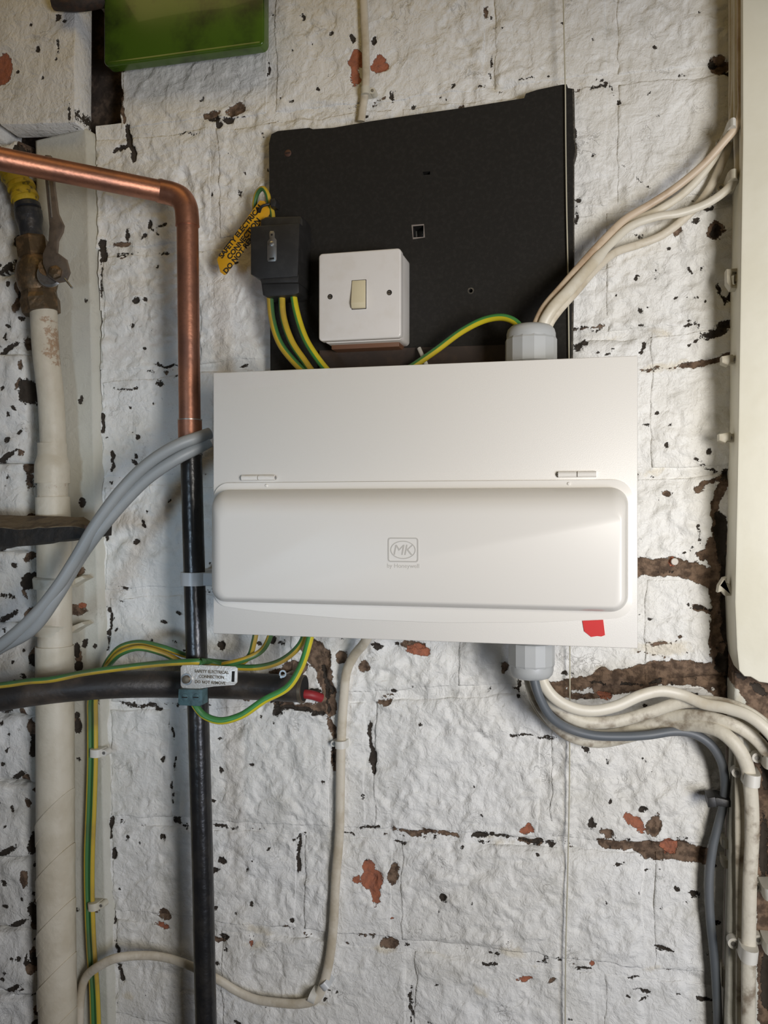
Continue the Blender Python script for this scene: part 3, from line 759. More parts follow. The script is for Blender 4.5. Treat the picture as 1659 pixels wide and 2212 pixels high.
for q in (576, 1229):
    p = P(q, 1049 if q < 900 else 1045, UF + 0.003)
    lathe('rivet', p, (0, -1, 0), [(-0.0006, 0.0016), (0.0005, 0.0015), (0.001, 0.0008)], M['lid'], unit, 12)
# embossed logo on the lid
FDp = LD + 0.031
def ring_strip(name, outer, inner, d, mat, parent, h=0.00035):
    n = len(outer); V = [(x, -d, z) for x, z in outer] + [(x, -d, z) for x, z in inner] + [(x, -(d + h), z) for x, z in outer] + [(x, -(d + h), z) for x, z in inner]
    F = []
    for i in range(n):
        j = (i + 1) % n
        F += [[2 * n + i, 2 * n + j, 3 * n + j, 3 * n + i], [i, j, 2 * n + j, 2 * n + i], [n + i, 3 * n + i, 3 * n + j, n + j]]
    return new_obj(name, V, F, mat, parent, False)
a = P(838, 1161, FDp); b = P(904, 1215, FDp); w_ = 0.0011
ring_strip('logo_frame', rrect(a.x, b.x, b.z, a.z, 0.0025, 5), rrect(a.x + w_, b.x - w_, b.z + w_, a.z - w_, 0.0016, 5), FDp, M['emboss'], lid)
cx, cz = (a.x + b.x) / 2, (a.z + b.z) / 2; rx_, rz_ = (b.x - a.x) * 0.415, (a.z - b.z) * 0.37
ring_strip('logo_oval', circ(cx, cz, rx_, 36, rz_), circ(cx, cz, rx_ - 0.0008, 36, rz_ - 0.0008), FDp, M['emboss'], lid)
text_obj('lettering', 'MK', (cx - 0.0004, -FDp, cz - 0.0043), (1, 0, 0), (0, 0, 1), 0.0128, M['emboss'], lid, 0.00015, 'CENTER', 0.2, 0.0, 0.92)
text_obj('lettering', 'by Honeywell', (cx, -FDp, b.z - 0.0048), (1, 0, 0), (0, 0, 1), 0.0052, M['emboss'], lid, 0.0001, 'CENTER', 0, 0.0, 1.0)
red = ppx('red_tape', [(1258, 1341), (1303, 1339), (1307, 1372), (1299, 1375), (1290, 1374), (1277, 1376), (1262, 1364)], UF + 0.0002, UF + 0.0008, M['red'])
tag(red, 'small torn piece of red tape stuck near the lower right corner of the fuse box', 'tape')

# ------------------------------------------------------------------ black back board
BD = 0.020
board = thing('back_board', 'black painted board screwed to the brick wall above and behind the fuse box', 'board', P(900, 800, 0.004))
outl = [(581, 310), (586, 290), (600, 283), (668, 276), (676, 279), (720, 276), (800, 262), (900, 247), (1000, 233), (1132, 212), (1136, 202), (1160, 194),
        (1212, 183), (1224, 182), (1227, 190), (1236, 192), (1239, 300), (1243, 320), (1238, 345), (1238, 560), (1233, 780), (1230, 900), (587, 930), (584, 800), (583, 600)]
def with_hole(name, outer, holes, d0, d1, mat, parent):
    """board with real square holes: triangulated by bmesh fill"""
    bm = bmesh.new(); loops = []
    for L in [outer] + holes:
        vs = [bm.verts.new((x, -d1, z)) for x, z in L]
        es = [bm.edges.new((vs[i], vs[(i + 1) % len(vs)])) for i in range(len(vs))]
        loops.append(vs)
    bmesh.ops.triangle_fill(bm, use_beauty=True, use_dissolve=False, edges=bm.edges[:])
    r = bmesh.ops.extrude_face_region(bm, geom=bm.faces[:])
    for v in [g for g in r['geom'] if isinstance(g, bmesh.types.BMVert)]: v.co.y += (d1 - d0)
    bmesh.ops.recalc_face_normals(bm, faces=bm.faces)
    return from_bm(name, bm, mat, parent, True, 30)
holes = [pxs([(892, 489), (915, 487), (915, 512), (893, 513)], BD), pxs([(913, 371), (929, 370), (929, 377), (914, 378)], BD),
         [(x, z) for x, z in circ(P(1017, 628, BD).x, P(1017, 628, BD).z, 0.0020, 10)]]
with_hole('panel', pxs(outl, BD), holes, 0.005, BD, M['board'], board)
ppx('edge_strip', [(1226.5, 190), (1240, 192), (1242, 300), (1246, 322), (1240, 345), (1240, 560), (1235, 900), (1229, 900), (1230, 560)], 0.003, BD - 0.003, M['board_edge'], board)
p = P(622, 331, BD)
sc = lathe('screw', p, (0, -1, 0), [(-0.001, 0.0040), (0.0003, 0.0038), (0.0008, 0.0026)], simple('rusty_screw', (0.11, 0.06, 0.045), 0.55, 0.5), board, 18)
box('slot', p.x - 0.0026, p.x + 0.0026, BD + 0.0003, BD + 0.0011, p.z - 0.0004, p.z + 0.0004, M['dark'], sc)
for q in [(1017, 628)]:
    pp = P(q[0], q[1], BD)
    ring_strip('splintered_rim', circ(pp.x, pp.z, 0.0034, 12), circ(pp.x, pp.z, 0.0020, 12), BD, M['board_edge'], board, 0.0002)
o_ = pxs([(889, 486), (916, 484), (918, 513), (892, 517)], BD)
i_ = pxs([(892, 489), (915, 487), (915, 512), (893, 513)], BD)
ring_strip('splintered_rim', o_, i_, BD, simple('chipped_rim', (0.22, 0.19, 0.17), 0.8), board, 0.0003)
# brown batten glimpsed between the switch and the fuse box
bt = ppx('batten', [(690, 757), (1090, 745), (1090, 800), (690, 810)], BD + 0.0002, BD + 0.006, simple('dark_brown_wood', (0.032, 0.020, 0.014), 0.6, col2=(0.05, 0.03, 0.02), sc=60))
tag(bt, 'dark brown wooden strip on the black board between switch and fuse box', 'wood strip')

# ------------------------------------------------------------------ light switch
SD = 0.062
sx0, sx1 = P(688, 0, SD).x, P(866, 0, SD).x
sz1 = 0.5 * (P(688, 549, SD).z + P(866, 534, SD).z); sz0 = 0.5 * (P(688, 735, SD).z + P(866, 732, SD).z)
sz0 = P(777, 733, SD).z
sw = thing('light_switch', 'square white single light switch with yellowed rocker on the black board', 'light switch', ((sx0 + sx1) / 2, -BD, sz0))
prism('back_box', rrect(sx0 + 0.0035, sx1 - 0.0005, sz0 - 0.001, sz1 - 0.001, 0.004), BD + 0.0002, SD - 0.008, M['switch'], sw, 0.001)
ppl = prism('faceplate', rrect(sx0, sx1, sz0, sz1, 0.004), SD - 0.0095, SD, M['switch'], sw, 0.0018, 3)
ppl2 = prism('brown_spacer', rrect(sx0 + 0.008, sx1 - 0.006, sz0 - 0.0055, sz0 + 0.004, 0.001), BD + 0.0002, SD - 0.018, simple('brown_varnish', (0.16, 0.075, 0.04), 0.4), sw, 0.0005)
for (qx, qy) in ((713, 641), (841, 632)):
    p = P(qx, qy, SD)
    lathe('screw_hole', p, (0, -1, 0), [(-0.0025, 0.0027), (0.0001, 0.0027)], M['dark'], sw, 18)
    rg_ = lathe('screw', (p.x - 0.0003, p.y, p.z - 0.0003), (0, -1, 0), [(-0.0025, 0.0019), (0.0002, 0.0019)], M['screw'], sw, 16)
    box('slot', p.x - 0.0016, p.x + 0.0016, SD + 0.0001, SD + 0.0004, p.z - 0.00035, p.z + 0.00035, M['dark'], rg_)
a = P(761, 607, SD); b = P(790, 666, SD)
box('rocker_recess', a.x - 0.0006, b.x + 0.0006, SD - 0.001, SD + 0.0002, b.z - 0.0006, a.z + 0.0006, M['dark'], sw)
bm = bmesh.new()
prof = [(a.z, 0.0000), (a.z, 0.0012), (a.z * 0.72 + b.z * 0.28, 0.0022), (a.z * 0.18 + b.z * 0.82, 0.0050), (b.z + 0.0004, 0.0032), (b.z, 0.0)]
L = [bm.verts.new((a.x, -(SD + h), z)) for z, h in prof]; R_ = [bm.verts.new((b.x, -(SD + h), z)) for z, h in prof]
for i in range(len(prof) - 1): bm.faces.new((L[i], L[i + 1], R_[i + 1], R_[i]))
bm.faces.new(L[::-1]); bm.faces.new(R_)
bmesh.ops.recalc_face_normals(bm, faces=bm.faces); bevel_bm(bm, 0.0004, 2)
rk = from_bm('rocker', bm, M['rocker'], sw); rk['label'] = 'yellowed ivory rocker'

# ------------------------------------------------------------------ earth connector block with its tag
EB = 0.058
eb = thing('connector_block', 'black plastic earth connector block at the left edge of the black board', 'connector block', P(598, 640, BD))
ppx('housing', [(541, 490), (560, 487), (647, 482), (643, 597), (562, 603), (541, 592)], BD + 0.001, EB, M['black_plastic'], eb, 0.0012)
ppx('back_shell', [(562, 475), (573, 468), (650, 466), (654, 474), (652, 600), (565, 600)], BD + 0.0005, EB - 0.012, M['black_plastic'], eb, 0.002)
ppx('strain_relief', [(563, 606), (645, 600), (646, 632), (636, 637), (576, 641), (567, 637)], BD + 0.001, EB - 0.006, M['black_plastic'], eb, 0.0015)
ppx('ledge', [(560, 598), (646, 592), (644, 610), (564, 612)], BD + 0.001, EB - 0.001, M['black_plastic'], eb, 0.001)
pl = ppx('metal_strap', [(581, 503), (584, 499), (591, 499), (593, 503), (593, 513), (597, 518), (597, 560), (595, 564), (579, 565), (577, 561), (577, 522), (582, 516)], EB, EB + 0.0008, M['steel'], eb, 0.0002)
p = P(587, 527, EB + 0.0008); lathe('rivet', p, (0, -1, 0), [(0, 0.0030), (0.0012, 0.0026), (0.0018, 0.0012)], M['steel'], pl, 14)
p = P(587, 507, EB + 0.0008); lathe('hole', p, (0, -1, 0), [(0, 0.0012), (0.0001, 0.0012)], M['dark'], pl, 10)
ppx('slot', [(582, 557), (592, 556), (592, 560), (582, 561)], EB + 0.0008, EB + 0.0010, M['dark'], pl)
# tag
TD = 0.036
tg = thing('warning_tag', 'yellow plastic warning tag hanging diagonally beside the connector block', 'tag', P(530, 500, TD))
ppx('plate', [(561, 433), (571, 434), (583, 452), (582, 462), (489, 592), (484, 594), (476, 588), (469, 562), (470, 557)], TD - 0.001, TD, M['tag'], tg, 0.0002)
A = P(480, 556, TD); B = P(566, 446, TD); uxd = (B - A).normalized(); uzd = Vector((0, -1, 0)).cross(uxd) * -1
uzd = Vector((uxd.z * -1, 0, uxd.x))
def tline(body, px, py, size):
    text_obj('lettering', body, P(px, py, TD), uxd, uzd, size, M['ink'], tg, 0.0001, 'CENTER', 0, 0.0003, 0.98)
tline('SAFETY ELECTRICAL', 524, 502, 0.0079)
tline('CONNECTION', 530, 519, 0.0079)
tline('DO NOT REMOVE', 529, 541, 0.0079)
tie = thing('cable_tie', 'black cable tie holding the yellow warning tag to the earth loop', 'cable tie', P(585, 440, 0.04))
ppx('tie_head', [(583, 430), (593, 427), (597, 436), (594, 446), (584, 446)], 0.034, 0.046, M['black_plastic'], tie, 0.001)
cab('tie_loop', [(560, 458, TD + 0.004), (566, 446, TD + 0.008), (585, 440, 0.042)], 6, M['black_plastic'], tie)
GY = [M['green'], M['yellow']]; GYB = [M['green_b'], M['yellow_b']]
o = cab('earth_wire', [(553, 470, 0.022), (550, 440, 0.024), (557, 415, 0.028), (568, 407, 0.032), (578, 420, 0.034), (582, 440, 0.033), (588, 458, 0.034), (590, 478, 0.036)], 11, GY, yel=(-60, 130), k=8)
tag(o, 'short green and yellow wire looping out above the connector block', 'wire', 'green and yellow earth wires')
three = [([(582, 628, 0.040), (588, 690, 0.044), (604, 740, 0.050), (632, 778, 0.056), (668, 812, 0.062), (700, 835, 0.065)], (60, 150), 'leftmost of the three earth wires dropping from the connector block, yellow on its left', GY),
         ([(608, 628, 0.040), (612, 685, 0.046), (630, 738, 0.052), (655, 776, 0.058), (682, 812, 0.064), (712, 838, 0.066)], (-50, 130), 'middle of the three earth wires dropping from the connector block', GY),
         ([(632, 626, 0.040), (640, 672, 0.046), (658, 728, 0.054), (680, 766, 0.060), (712, 806, 0.066), (740, 830, 0.068)], (-55, 130), 'rightmost of the three earth wires dropping from the connector block, brighter yellow', GYB)]
for pts, y, lb, mm in three:
    o = cab('earth_wire', pts, 15.5, mm, yel=y, k=8, sides=18); tag(o, lb, 'wire', 'green and yellow earth wires')
o = cab('earth_wire', [(850, 815, 0.055), (890, 792, 0.050), (940, 758, 0.050), (1000, 714, 0.056), (1050, 690, 0.064), (1090, 686, 0.072), (1118, 700, 0.078), (1128, 722, 0.080)], 15.5, GYB, yel=(65, 120), k=9, sides=18)
tag(o, 'bright green and yellow wire arching from fuse box top into the upper grey gland', 'wire', 'green and yellow earth wires')
o = cab('cable_tie', [(905, 752, 0.032), (914, 772, 0.044), (922, 790, 0.046)], 9, M['clip'], flat=0.5)
tag(o, 'short white plastic tail beside the bright earth wire above the fuse box', 'cable tie')

# ------------------------------------------------------------------ glands
def gland(label, cx, top_px, bot_px, w, d, up):
    """up: +1 stands on the box top, -1 hangs below it"""
    z_box = uz1 if up > 0 else uz0
    c = P(cx, 1106, d); R = RAD(w, cx, d)
    zt = P(cx, top_px if up > 0 else bot_px, d).z
    Hh = abs(zt - z_box) 
    g = thing('cable_gland', label, 'cable gland', (c.x, -d, z_box))
    ax = (0, 0, up)
    o = (c.x, -d, z_box)
    lathe('locking_ring', o, ax, [(-0.003, R * 0.80), (Hh * 0.10, R * 0.80), (Hh * 0.12, R * 0.72), (Hh * 0.2, R * 0.72)], M['grey_gland'], g, 28)
    lathe('nut', o, ax, [(Hh * 0.14, R * 0.92), (Hh * 0.16, R), (Hh * 0.66, R), (Hh * 0.74, R * 0.93)], M['grey_gland'], g, 14, smooth=False, phase=0.2)
    lathe('dome', o, ax, [(Hh * 0.70, R * 0.95), (Hh * 0.80, R * 0.95), (Hh * 0.90, R * 0.90), (Hh * 0.97, R * 0.78), (Hh, R * 0.62), (Hh * 0.97, R * 0.5)], M['grey_gland'], g, 28)
    return g
gland('grey cable gland standing on top of the fuse box', 1147, 703, 770, 111, 0.080, 1)
gland('grey cable gland hanging under the fuse box', 1148, 1398, 1465, 99, 0.080, -1)
g = thing('cable_gland', 'grey cable gland on the left side of the fuse box beside the copper pipe', 'cable gland', P(445, 943, 0.075))
q = P(461, 943, 0.075)
lathe('nut', (ux0 + 0.004, q.y, q.z), (-1, 0, 0), [(0, 0.0165), (0.007, 0.0165), (0.010, 0.0150)], M['grey_gland'], g, 12, smooth=False)
lathe('dome', (ux0 - 0.005, q.y, q.z), (-1, 0, 0), [(0, 0.0155), (0.005, 0.0150), (0.010, 0.0125), (0.012, 0.009)], M['grey_gland'], g, 24)

# ------------------------------------------------------------------ copper pipe and black drop
VD = 0.066
cp = thing('copper_pipe', 'copper pipe coming from the left and turning down beside the fuse box', 'pipe', P(408, 930, VD))
rc = RAD(46.5, 405, VD)
hA = P(352, 414, VD + 0.002); hB = P(-60, 331, 0.175); hC = P(-420, 262, 0.27)
tube('horizontal_tube', [hA, hB, hC], rc, M['copper'], cp, sides=28, straight=True)
vA = P(405, 486, VD); vB = P(410, 912, VD)
tube('vertical_tube', [vA, vB], rc, M['copper'], cp, sides=28, straight=True)
tube('elbow', [P(345, 412.5, VD + 0.002), P(372, 419, VD + 0.001), P(390, 428, VD), P(401, 446, VD), P(404, 466, VD), P(405, 488, VD)], rc * 1.09, M['copper'], cp, sides=28, k=6)
tube('solder_ring', [P(343.5, 412, VD + 0.002), P(345.5, 412.6, VD + 0.002)], rc * 1.12, M['solder'], cp, sides=28, straight=True)
tube('solder_ring', [P(405, 487, VD), P(405, 489, VD)], rc * 1.11, M['copper'], cp, sides=28, straight=True)
tube('coupling', [P(410, 908, VD), P(411, 945, VD)], rc * 1.10, M['copper'], cp, sides=28, straight=True)
tube('solder_ring', [P(410, 906, VD), P(410, 908.5, VD)], rc * 1.13, M['solder'], cp, sides=28, straight=True)
bp = thing('black_pipe', 'upright black painted pipe below the copper pipe running down out of view', 'pipe', P(445, 2212, VD))
bpts = [P(412, 946, VD), P(416, 1100, VD), P(420, 1250, VD), P(425, 1420, VD), P(430, 1600, VD), P(437, 1850, VD), P(445, 2212, VD), P(453, 2480, VD)]
tube('pipe', bpts, RAD(47, 420, VD), M['black_pipe'], bp, sides=14, k=4, smooth=True)
tube('paint_collar', [P(411.5, 944, VD), P(413, 984, VD)], RAD(49, 412, VD), simple('scraped_paint', (0.30, 0.31, 0.30), 0.6, col2=(0.03, 0.03, 0.03), sc=90, lo=0.40, hi=0.52), bp, sides=20, straight=True)
pc = thing('pipe_clip', 'milky white plastic clip around the black pipe left of the fuse box', 'pipe clip', P(420, 1250, VD))
q = P(420, 1250, VD); rr = RAD(47, 420, VD)
lathe('band', (q.x, q.y, q.z - 0.0068), (0, 0, 1), [(0, rr * 1.25), (0.0136, rr * 1.25)], M['clear_clip'], pc, 28)
box('arm', q.x, ux0 + 0.005, 0.040, VD + 0.006, q.z - 0.0066, q.z + 0.0066, M['clear_clip'], pc, 0.001)
box('foot', q.x - 0.017, q.x + 0.012, 0.004, 0.046, q.z - 0.0066, q.z + 0.0066, M['clear_clip'], pc, 0.001)

# ------------------------------------------------------------------ horizontal conduit
hc = thing('black_conduit', 'dusty black conduit crossing behind the black pipe with an open right end', 'conduit', P(400, 1480, 0.026))
HR = RAD(57, 500, 0.024)
tube('tube', [P(-350, 1575, 0.10), P(-150, 1538, 0.092), P(0, 1508, 0.086), P(120, 1490, 0.080), P(240, 1480, 0.066), P(330, 1478, 0.046), P(400, 1479, 0.030), P(500, 1481, 0.0235), P(654, 1488, 0.0235)],
     HR, M['black_dusty'], hc, sides=24, k=6, rfun=lambda s, p: 1.0)
tube('end_ring', [P(650, 1488, 0.0235), P(657, 1488.5, 0.0235)], HR * 1.04, M['screw'], hc, sides=24, straight=True)
rs = tube('red_sleeve', [P(640, 1498, 0.022), P(672, 1501, 0.020), P(694, 1508, 0.012)], 0.0050, M['web'], hc, sides=14, k=4)
rs['label'] = 'red sleeve poking out of the open end'
tube('hollow_shade_disc', [P(650, 1487, 0.0225), P(658, 1487.5, 0.0225)], HR * 0.93, M['dark'], hc, sides=16, straight=True)  # near-black disc painted as the shade inside the open conduit end

# earth clamp
CD = VD + rr
ec = thing('earth_clamp', 'earth clamp with bright metal label where the black pipe crosses the conduit', 'earth clamp', P(420, 1490, CD))
lb = ppx('label_plate', [(394, 1437), (400, 1436), (440, 1437), (508, 1440), (513, 1444), (512, 1474), (506, 1480), (462, 1483), (424, 1489), (394, 1486), (390, 1480), (390, 1442)], CD + 0.0065, CD + 0.0077, M['alu'], ec, 0.0003)
ppx('slot', [(501, 1450), (507, 1450), (506, 1473), (500, 1473)], CD + 0.0077, CD + 0.0079, M['dark'], lb)
for ln, (lx, ly) in (('SAFETY ELECTRICAL', (457, 1454)), ('CONNECTION', (457, 1465)), ('DO NOT REMOVE', (454, 1477))):
    text_obj('lettering', ln, P(lx, ly, CD + 0.0077), (1, 0, 0), (0, 0, 1), 0.0041, M['screw'], lb, 0.0002, 'CENTER', 0, 0.0001)
p = P(404, 1467, CD + 0.0077)
lathe('washer', p, (0, -1, 0), [(0, 0.0062), (0.0010, 0.0060)], M['steel'], ec, 20)
lathe('screw', p, (0, -1, 0), [(0.0010, 0.0042), (0.004, 0.0040), (0.0046, 0.0020)], M['screw'], ec, 14)
box('block', P(396, 0, CD).x, P(440, 0, CD).x, CD + 0.0005, CD + 0.0064, P(0, 1488, CD).z, P(0, 1442, CD).z, M['screw'], ec, 0.001)
tb = ppx('terminal', [(385, 1489), (437, 1490), (437, 1522), (431, 1526), (388, 1524), (384, 1520)], CD + 0.0005, CD + 0.013, M['blue'], ec, 0.001); tb['label'] = 'blue grey terminal with two slotted screws'
for qx in (400, 424):
    p = P(qx, 1506, CD + 0.013)
    s_ = lathe('screw', p, (0, -1, 0), [(0, 0.0038), (0.0008, 0.0036), (0.0011, 0.0020)], M['blue'], tb, 14)
    box('slot', p.x - 0.003, p.x + 0.003, CD + 0.0141, CD + 0.0145, p.z - 0.0005, p.z + 0.0005, M['dark'], s_)
lathe('strap', (P(425, 0, VD).x, -VD, P(425, 1462, VD).z - 0.006), (0, 0, 1), [(0, rr * 1.07), (0.012, rr * 1.07)], M['steel'], ec, 24)

# ------------------------------------------------------------------ earth wires below the fuse box
gy = 'green and yellow earth wires'
o = cab('earth_wire', [(676, 1350, 0.070), (668, 1385, 0.070), (650, 1440, 0.068), (622, 1484, 0.070), (570, 1513, 0.074), (520, 1546, 0.078), (475, 1557, 0.082), (440, 1545, 0.084), (424, 1527, 0.085), (418, 1516, 0.083)], 16, GYB, yel=(-80, 140), k=9, sides=18)
tag(o, 'green and yellow wire swooping from the fuse box underside to the blue terminal', 'wire', gy)
o = cab('earth_wire', [(664, 1350, 0.060), (650, 1390, 0.058), (610, 1426, 0.055), (560, 1441, 0.053), (500, 1440, 0.054), (452, 1430, 0.062), (428, 1429, 0.090), (400, 1430, 0.0905), (340, 1434, 0.090), (260, 1443, 0.094), (180, 1454, 0.100), (110, 1468, 0.106), (60, 1472, 0.108), (20, 1478, 0.110), (-60, 1486, 0.112), (-220, 1500, 0.115)], 14, GY, yel=(-62, 110), k=8, sides=18)
tag(o, 'green and yellow wire lying along the top of the conduit to the left edge', 'wire', gy)
o = cab('earth_wire', [(556, 1345, 0.050), (549, 1385, 0.050), (538, 1418, 0.044), (520, 1432, 0.044), (480, 1431, 0.046), (440, 1426, 0.046), (396, 1414, 0.046), (350, 1398, 0.050), (300, 1388, 0.055), (262, 1397, 0.058), (238, 1420, 0.052), (222, 1450, 0.040), (207, 1500, 0.026), (206, 1560, 0.021), (206, 1640, 0.021), (203, 1740, 0.021), (199, 1850, 0.021), (199, 1950, 0.021), (203, 2050, 0.021), (209, 2130, 0.021), (213, 2230, 0.021), (216, 2420, 0.021)], 12, GY, yel=(-50, 120), k=7, sides=18)
tag(o, 'right hand one of two earth wires looping over and down the white upright', 'wire', gy)
o = cab('earth_wire', [(590, 1345, 0.062), (581, 1380, 0.060), (562, 1408, 0.050), (530, 1424, 0.056), (480, 1436, 0.056), (440, 1440, 0.045), (396, 1431, 0.046), (350, 1411, 0.056), (300, 1400, 0.066), (262, 1411, 0.066), (236, 1436, 0.054), (214, 1466, 0.036), (195, 1510, 0.024), (194, 1560, 0.021), (194, 1640, 0.021), (191, 1740, 0.021), (187, 1850, 0.021), (188, 1950, 0.021), (192, 2050, 0.021), (198, 2130, 0.021), (201, 2230, 0.021), (204, 2420, 0.021)], 12, GY, yel=(60, 120), k=7, sides=18)
tag(o, 'left hand one of two earth wires looping over and down the white upright', 'wire', gy)

def clip(label, px, py, w, h, d, mat, side=-1, tilt=0.0, group=None, nd=0.006, cat='cable clip', dback=0.0, name='cable_clip'):
    """P-clip: saddle over the cable and a nail tab on one side"""
    c = P(px, py, d); m = MPP(px, d)
    g = thing(name, label, cat, (c.x, -dback, c.z), group)
    W, Hh = w * m / 2, h * m / 2
    ca, sa = math.cos(tilt), math.sin(tilt)
    prof = []
    n = 8
    V = []; F = []
    outer = [(W * math.cos(math.pi * i / n), (d - dback) * 0.55 + (d - dback) * 0.45 * math.sin(math.pi * i / n) ** 0.6) for i in range(n + 1)]
    outer = [(W, 0.0)] + outer + [(-W, 0.0)]
    for zz in (-Hh, Hh):
        for x, dd in outer: V.append((c.x + x * ca - zz * sa, -(dback + dd), c.z + x * sa + zz * ca))
    k = len(outer)
    for i in range(k - 1): F.append([i, i + 1, k + i + 1, k + i])
    F.append(list(range(k))[::-1]); F.append([k + i for i in range(k)]); F.append([0, k, 2 * k - 1, k - 1])
    new_obj('saddle', V, F, mat, g, True, None, None, 40)
    tx = c.x + side * (W + Hh * 0.6) * ca; tz = c.z + side * (W + Hh * 0.6) * sa
    lathe('tab', (tx, -(dback + 0.0003), tz), (0, -1, 0), [(0, Hh * 0.9), (min((d - dback) * 0.75, 0.010), Hh * 0.85)], mat, g, 16)
    dn = dback + min((d - dback) * 0.75, 0.010)
    lathe('nail', (tx, -dn, tz), (0, -1, 0), [(0, Hh * 0.42), (0.0010, Hh * 0.40)], M['nail'], g, 12)
    return g
clip('white clip holding the two earth wires on the upright just below the conduit', 201, 1629, 26, 17, 0.030, M['clip'], 1, 0, 'clips on the two earth wires', dback=0.013)
clip('dusty white clip holding the two earth wires further down the upright', 196, 1962, 24, 16, 0.030, M['clip_cream'], 1, 0.1, 'clips on the two earth wires', dback=0.013)

# ------------------------------------------------------------------ grey cables at the left
for dy, dd, lb in ((-3, 0.0, 'upper of two thick light grey cables sweeping down left from the fuse box'), (29, -0.004, 'lower of two thick light grey cables sweeping down left from the fuse box')):
    pts = [(452, 938 + dy * 0.55, 0.078), (425, 948 + dy * 0.72, 0.090 + dd), (385, 963 + dy * 0.9, 0.100 + dd), (320, 1004 + dy * 1.0, 0.108 + dd), (260, 1064 + dy, 0.114 + dd), (205, 1138 + dy * 0.75, 0.120 + dd),
           (165, 1205 + dy * 0.45, 0.122 + dd * 3), (125, 1268 + dy * 0.6, 0.124 + dd), (70, 1336 + dy * 0.8, 0.126 + dd), (0, 1394 + dy * 0.2, 0.128 + dd * 2), (-80, 1440 + dy * 0.3, 0.13 + dd * 2), (-300, 1530 + dy, 0.135 + dd)]
    o = cab('grey_cable', pts, 26, M['grey_cable'], k=8, sides=18); tag(o, lb, 'cable', 'thick light grey cables')

# ------------------------------------------------------------------ cream pipe at the far left with its valve
ID = 0.040
def rust(V):
    X, Z = V[:, 0], V[:, 2]
    f = []
    many(f, '106,735,13,18,10;100,760,12,14;112,775,10,14;120,768,6,16;92,688,14,8;112,690,12,8;100,712,14,10;100,960,4,2')
    return sdf(f, X, Z, 0.055, 9.0) * 0.7 - 0.8
ip = thing('painted_iron_pipe', 'cream painted iron pipe with rust spots standing along the left edge', 'pipe', P(120, 2212, ID))
r1 = RAD(57, 100, ID)
nr = {'rust': rust}
zero = {'rust': lambda V: np.full(len(V), -9.0)}
tube('upper_tube', [P(94, 672, ID), P(99, 760, ID), P(110, 860, ID), P(115, 962, ID)], r1, M['iron'], ip, sides=28, k=10, attrs=nr, rfun=lambda s, p: 1 - 0.05 * s)
tube('coupling', [P(113, 958, ID), P(113, 985, ID), P(113, 1003, ID), P(113, 1044, ID)], RAD(74, 112, ID), M['iron'], ip, sides=28, k=6, attrs=zero,
     rfun=lambda s, p: 0.83 + 0.17 * min(max((s - 0.30) / 0.25, 0), 1))
tube('thread', [P(114, 1043, ID), P(114, 1076, ID)], RAD(64, 112, ID), M['iron'], ip, sides=28, straight=True, attrs={'rust': lambda V: np.full(len(V), -1.5)})
tube('middle_tube', [P(114, 1074, ID), P(117, 1200, ID), P(119, 1420, ID)], RAD(72, 112, ID), M['iron'], ip, sides=28, k=8, attrs=zero)
tube('lower_tube', [P(118, 1395, ID), P(119, 1500, ID), P(120, 1800, ID), P(125, 2212, ID), P(128, 2460, ID)], RAD(80, 112, ID), M['iron'], ip, sides=28, k=14, attrs=zero)
for (yb, yt, rx) in ((1262, 1246, 76), (1362, 1342, 74)):
    A = P(114, yb, ID); B = P(122, yt, ID)
    lathe('bracket_band', A, (0.02, 0, 1), [(-0.005, RAD(rx, 112, ID) * 1.04), (0.006, RAD(rx, 112, ID) * 1.10), (0.008, RAD(rx, 112, ID) * 1.02)], M['clip_cream'], ip, 28)
    ppx('bracket_ear', [(140, yb + 2), (150, yb - 8), (176, yb - 18), (184, yb - 12), (168, yb - 4), (150, yb + 8)], 0.012, 0.030, M['clip_cream'], ip, 0.001)
# helical tape wrapped around the lower tube
for k_ in range(5):
    y0 = 1745 + k_ * 118
    H_ = []
    for i in range(25):
        a = -math.pi / 2 * 1.25 + math.pi * 1.25 * i / 24
        c = P(120 + 4 * (y0 - 1800) / 400, y0 - 44 * math.sin(a), ID)
        R2 = RAD(80, 112, ID) + 0.0002
        H_.append(Vector((c.x + R2 * math.sin(a), c.y - R2 * math.cos(a), c.z)))
    V = []; F = []
    wtape = 0.022
    for i, h_ in enumerate(H_):
        a = -math.pi / 2 * 1.25 + math.pi * 1.25 * i / 24
        ox, oy = math.sin(a), -math.cos(a)
        for dz, out in ((0, 0.0007), (-wtape, 0.0001), (-wtape, -0.001), (0, -0.001)):
            V.append((h_.x + ox * out, h_.y + oy * out, h_.z + dz))
    for i in range(24):
        for j in range(4):
            F.append([4 * i + j, 4 * i + (j + 1) % 4, 4 * i + 4 + (j + 1) % 4, 4 * i + 4 + j])
    F.append([3, 2, 1, 0]); F.append([96, 97, 98, 99])
    new_obj('tape_wrap', V, F, M['iron'], ip, True, None, {'rust': np.full(len(V), -9.0)}, 60)

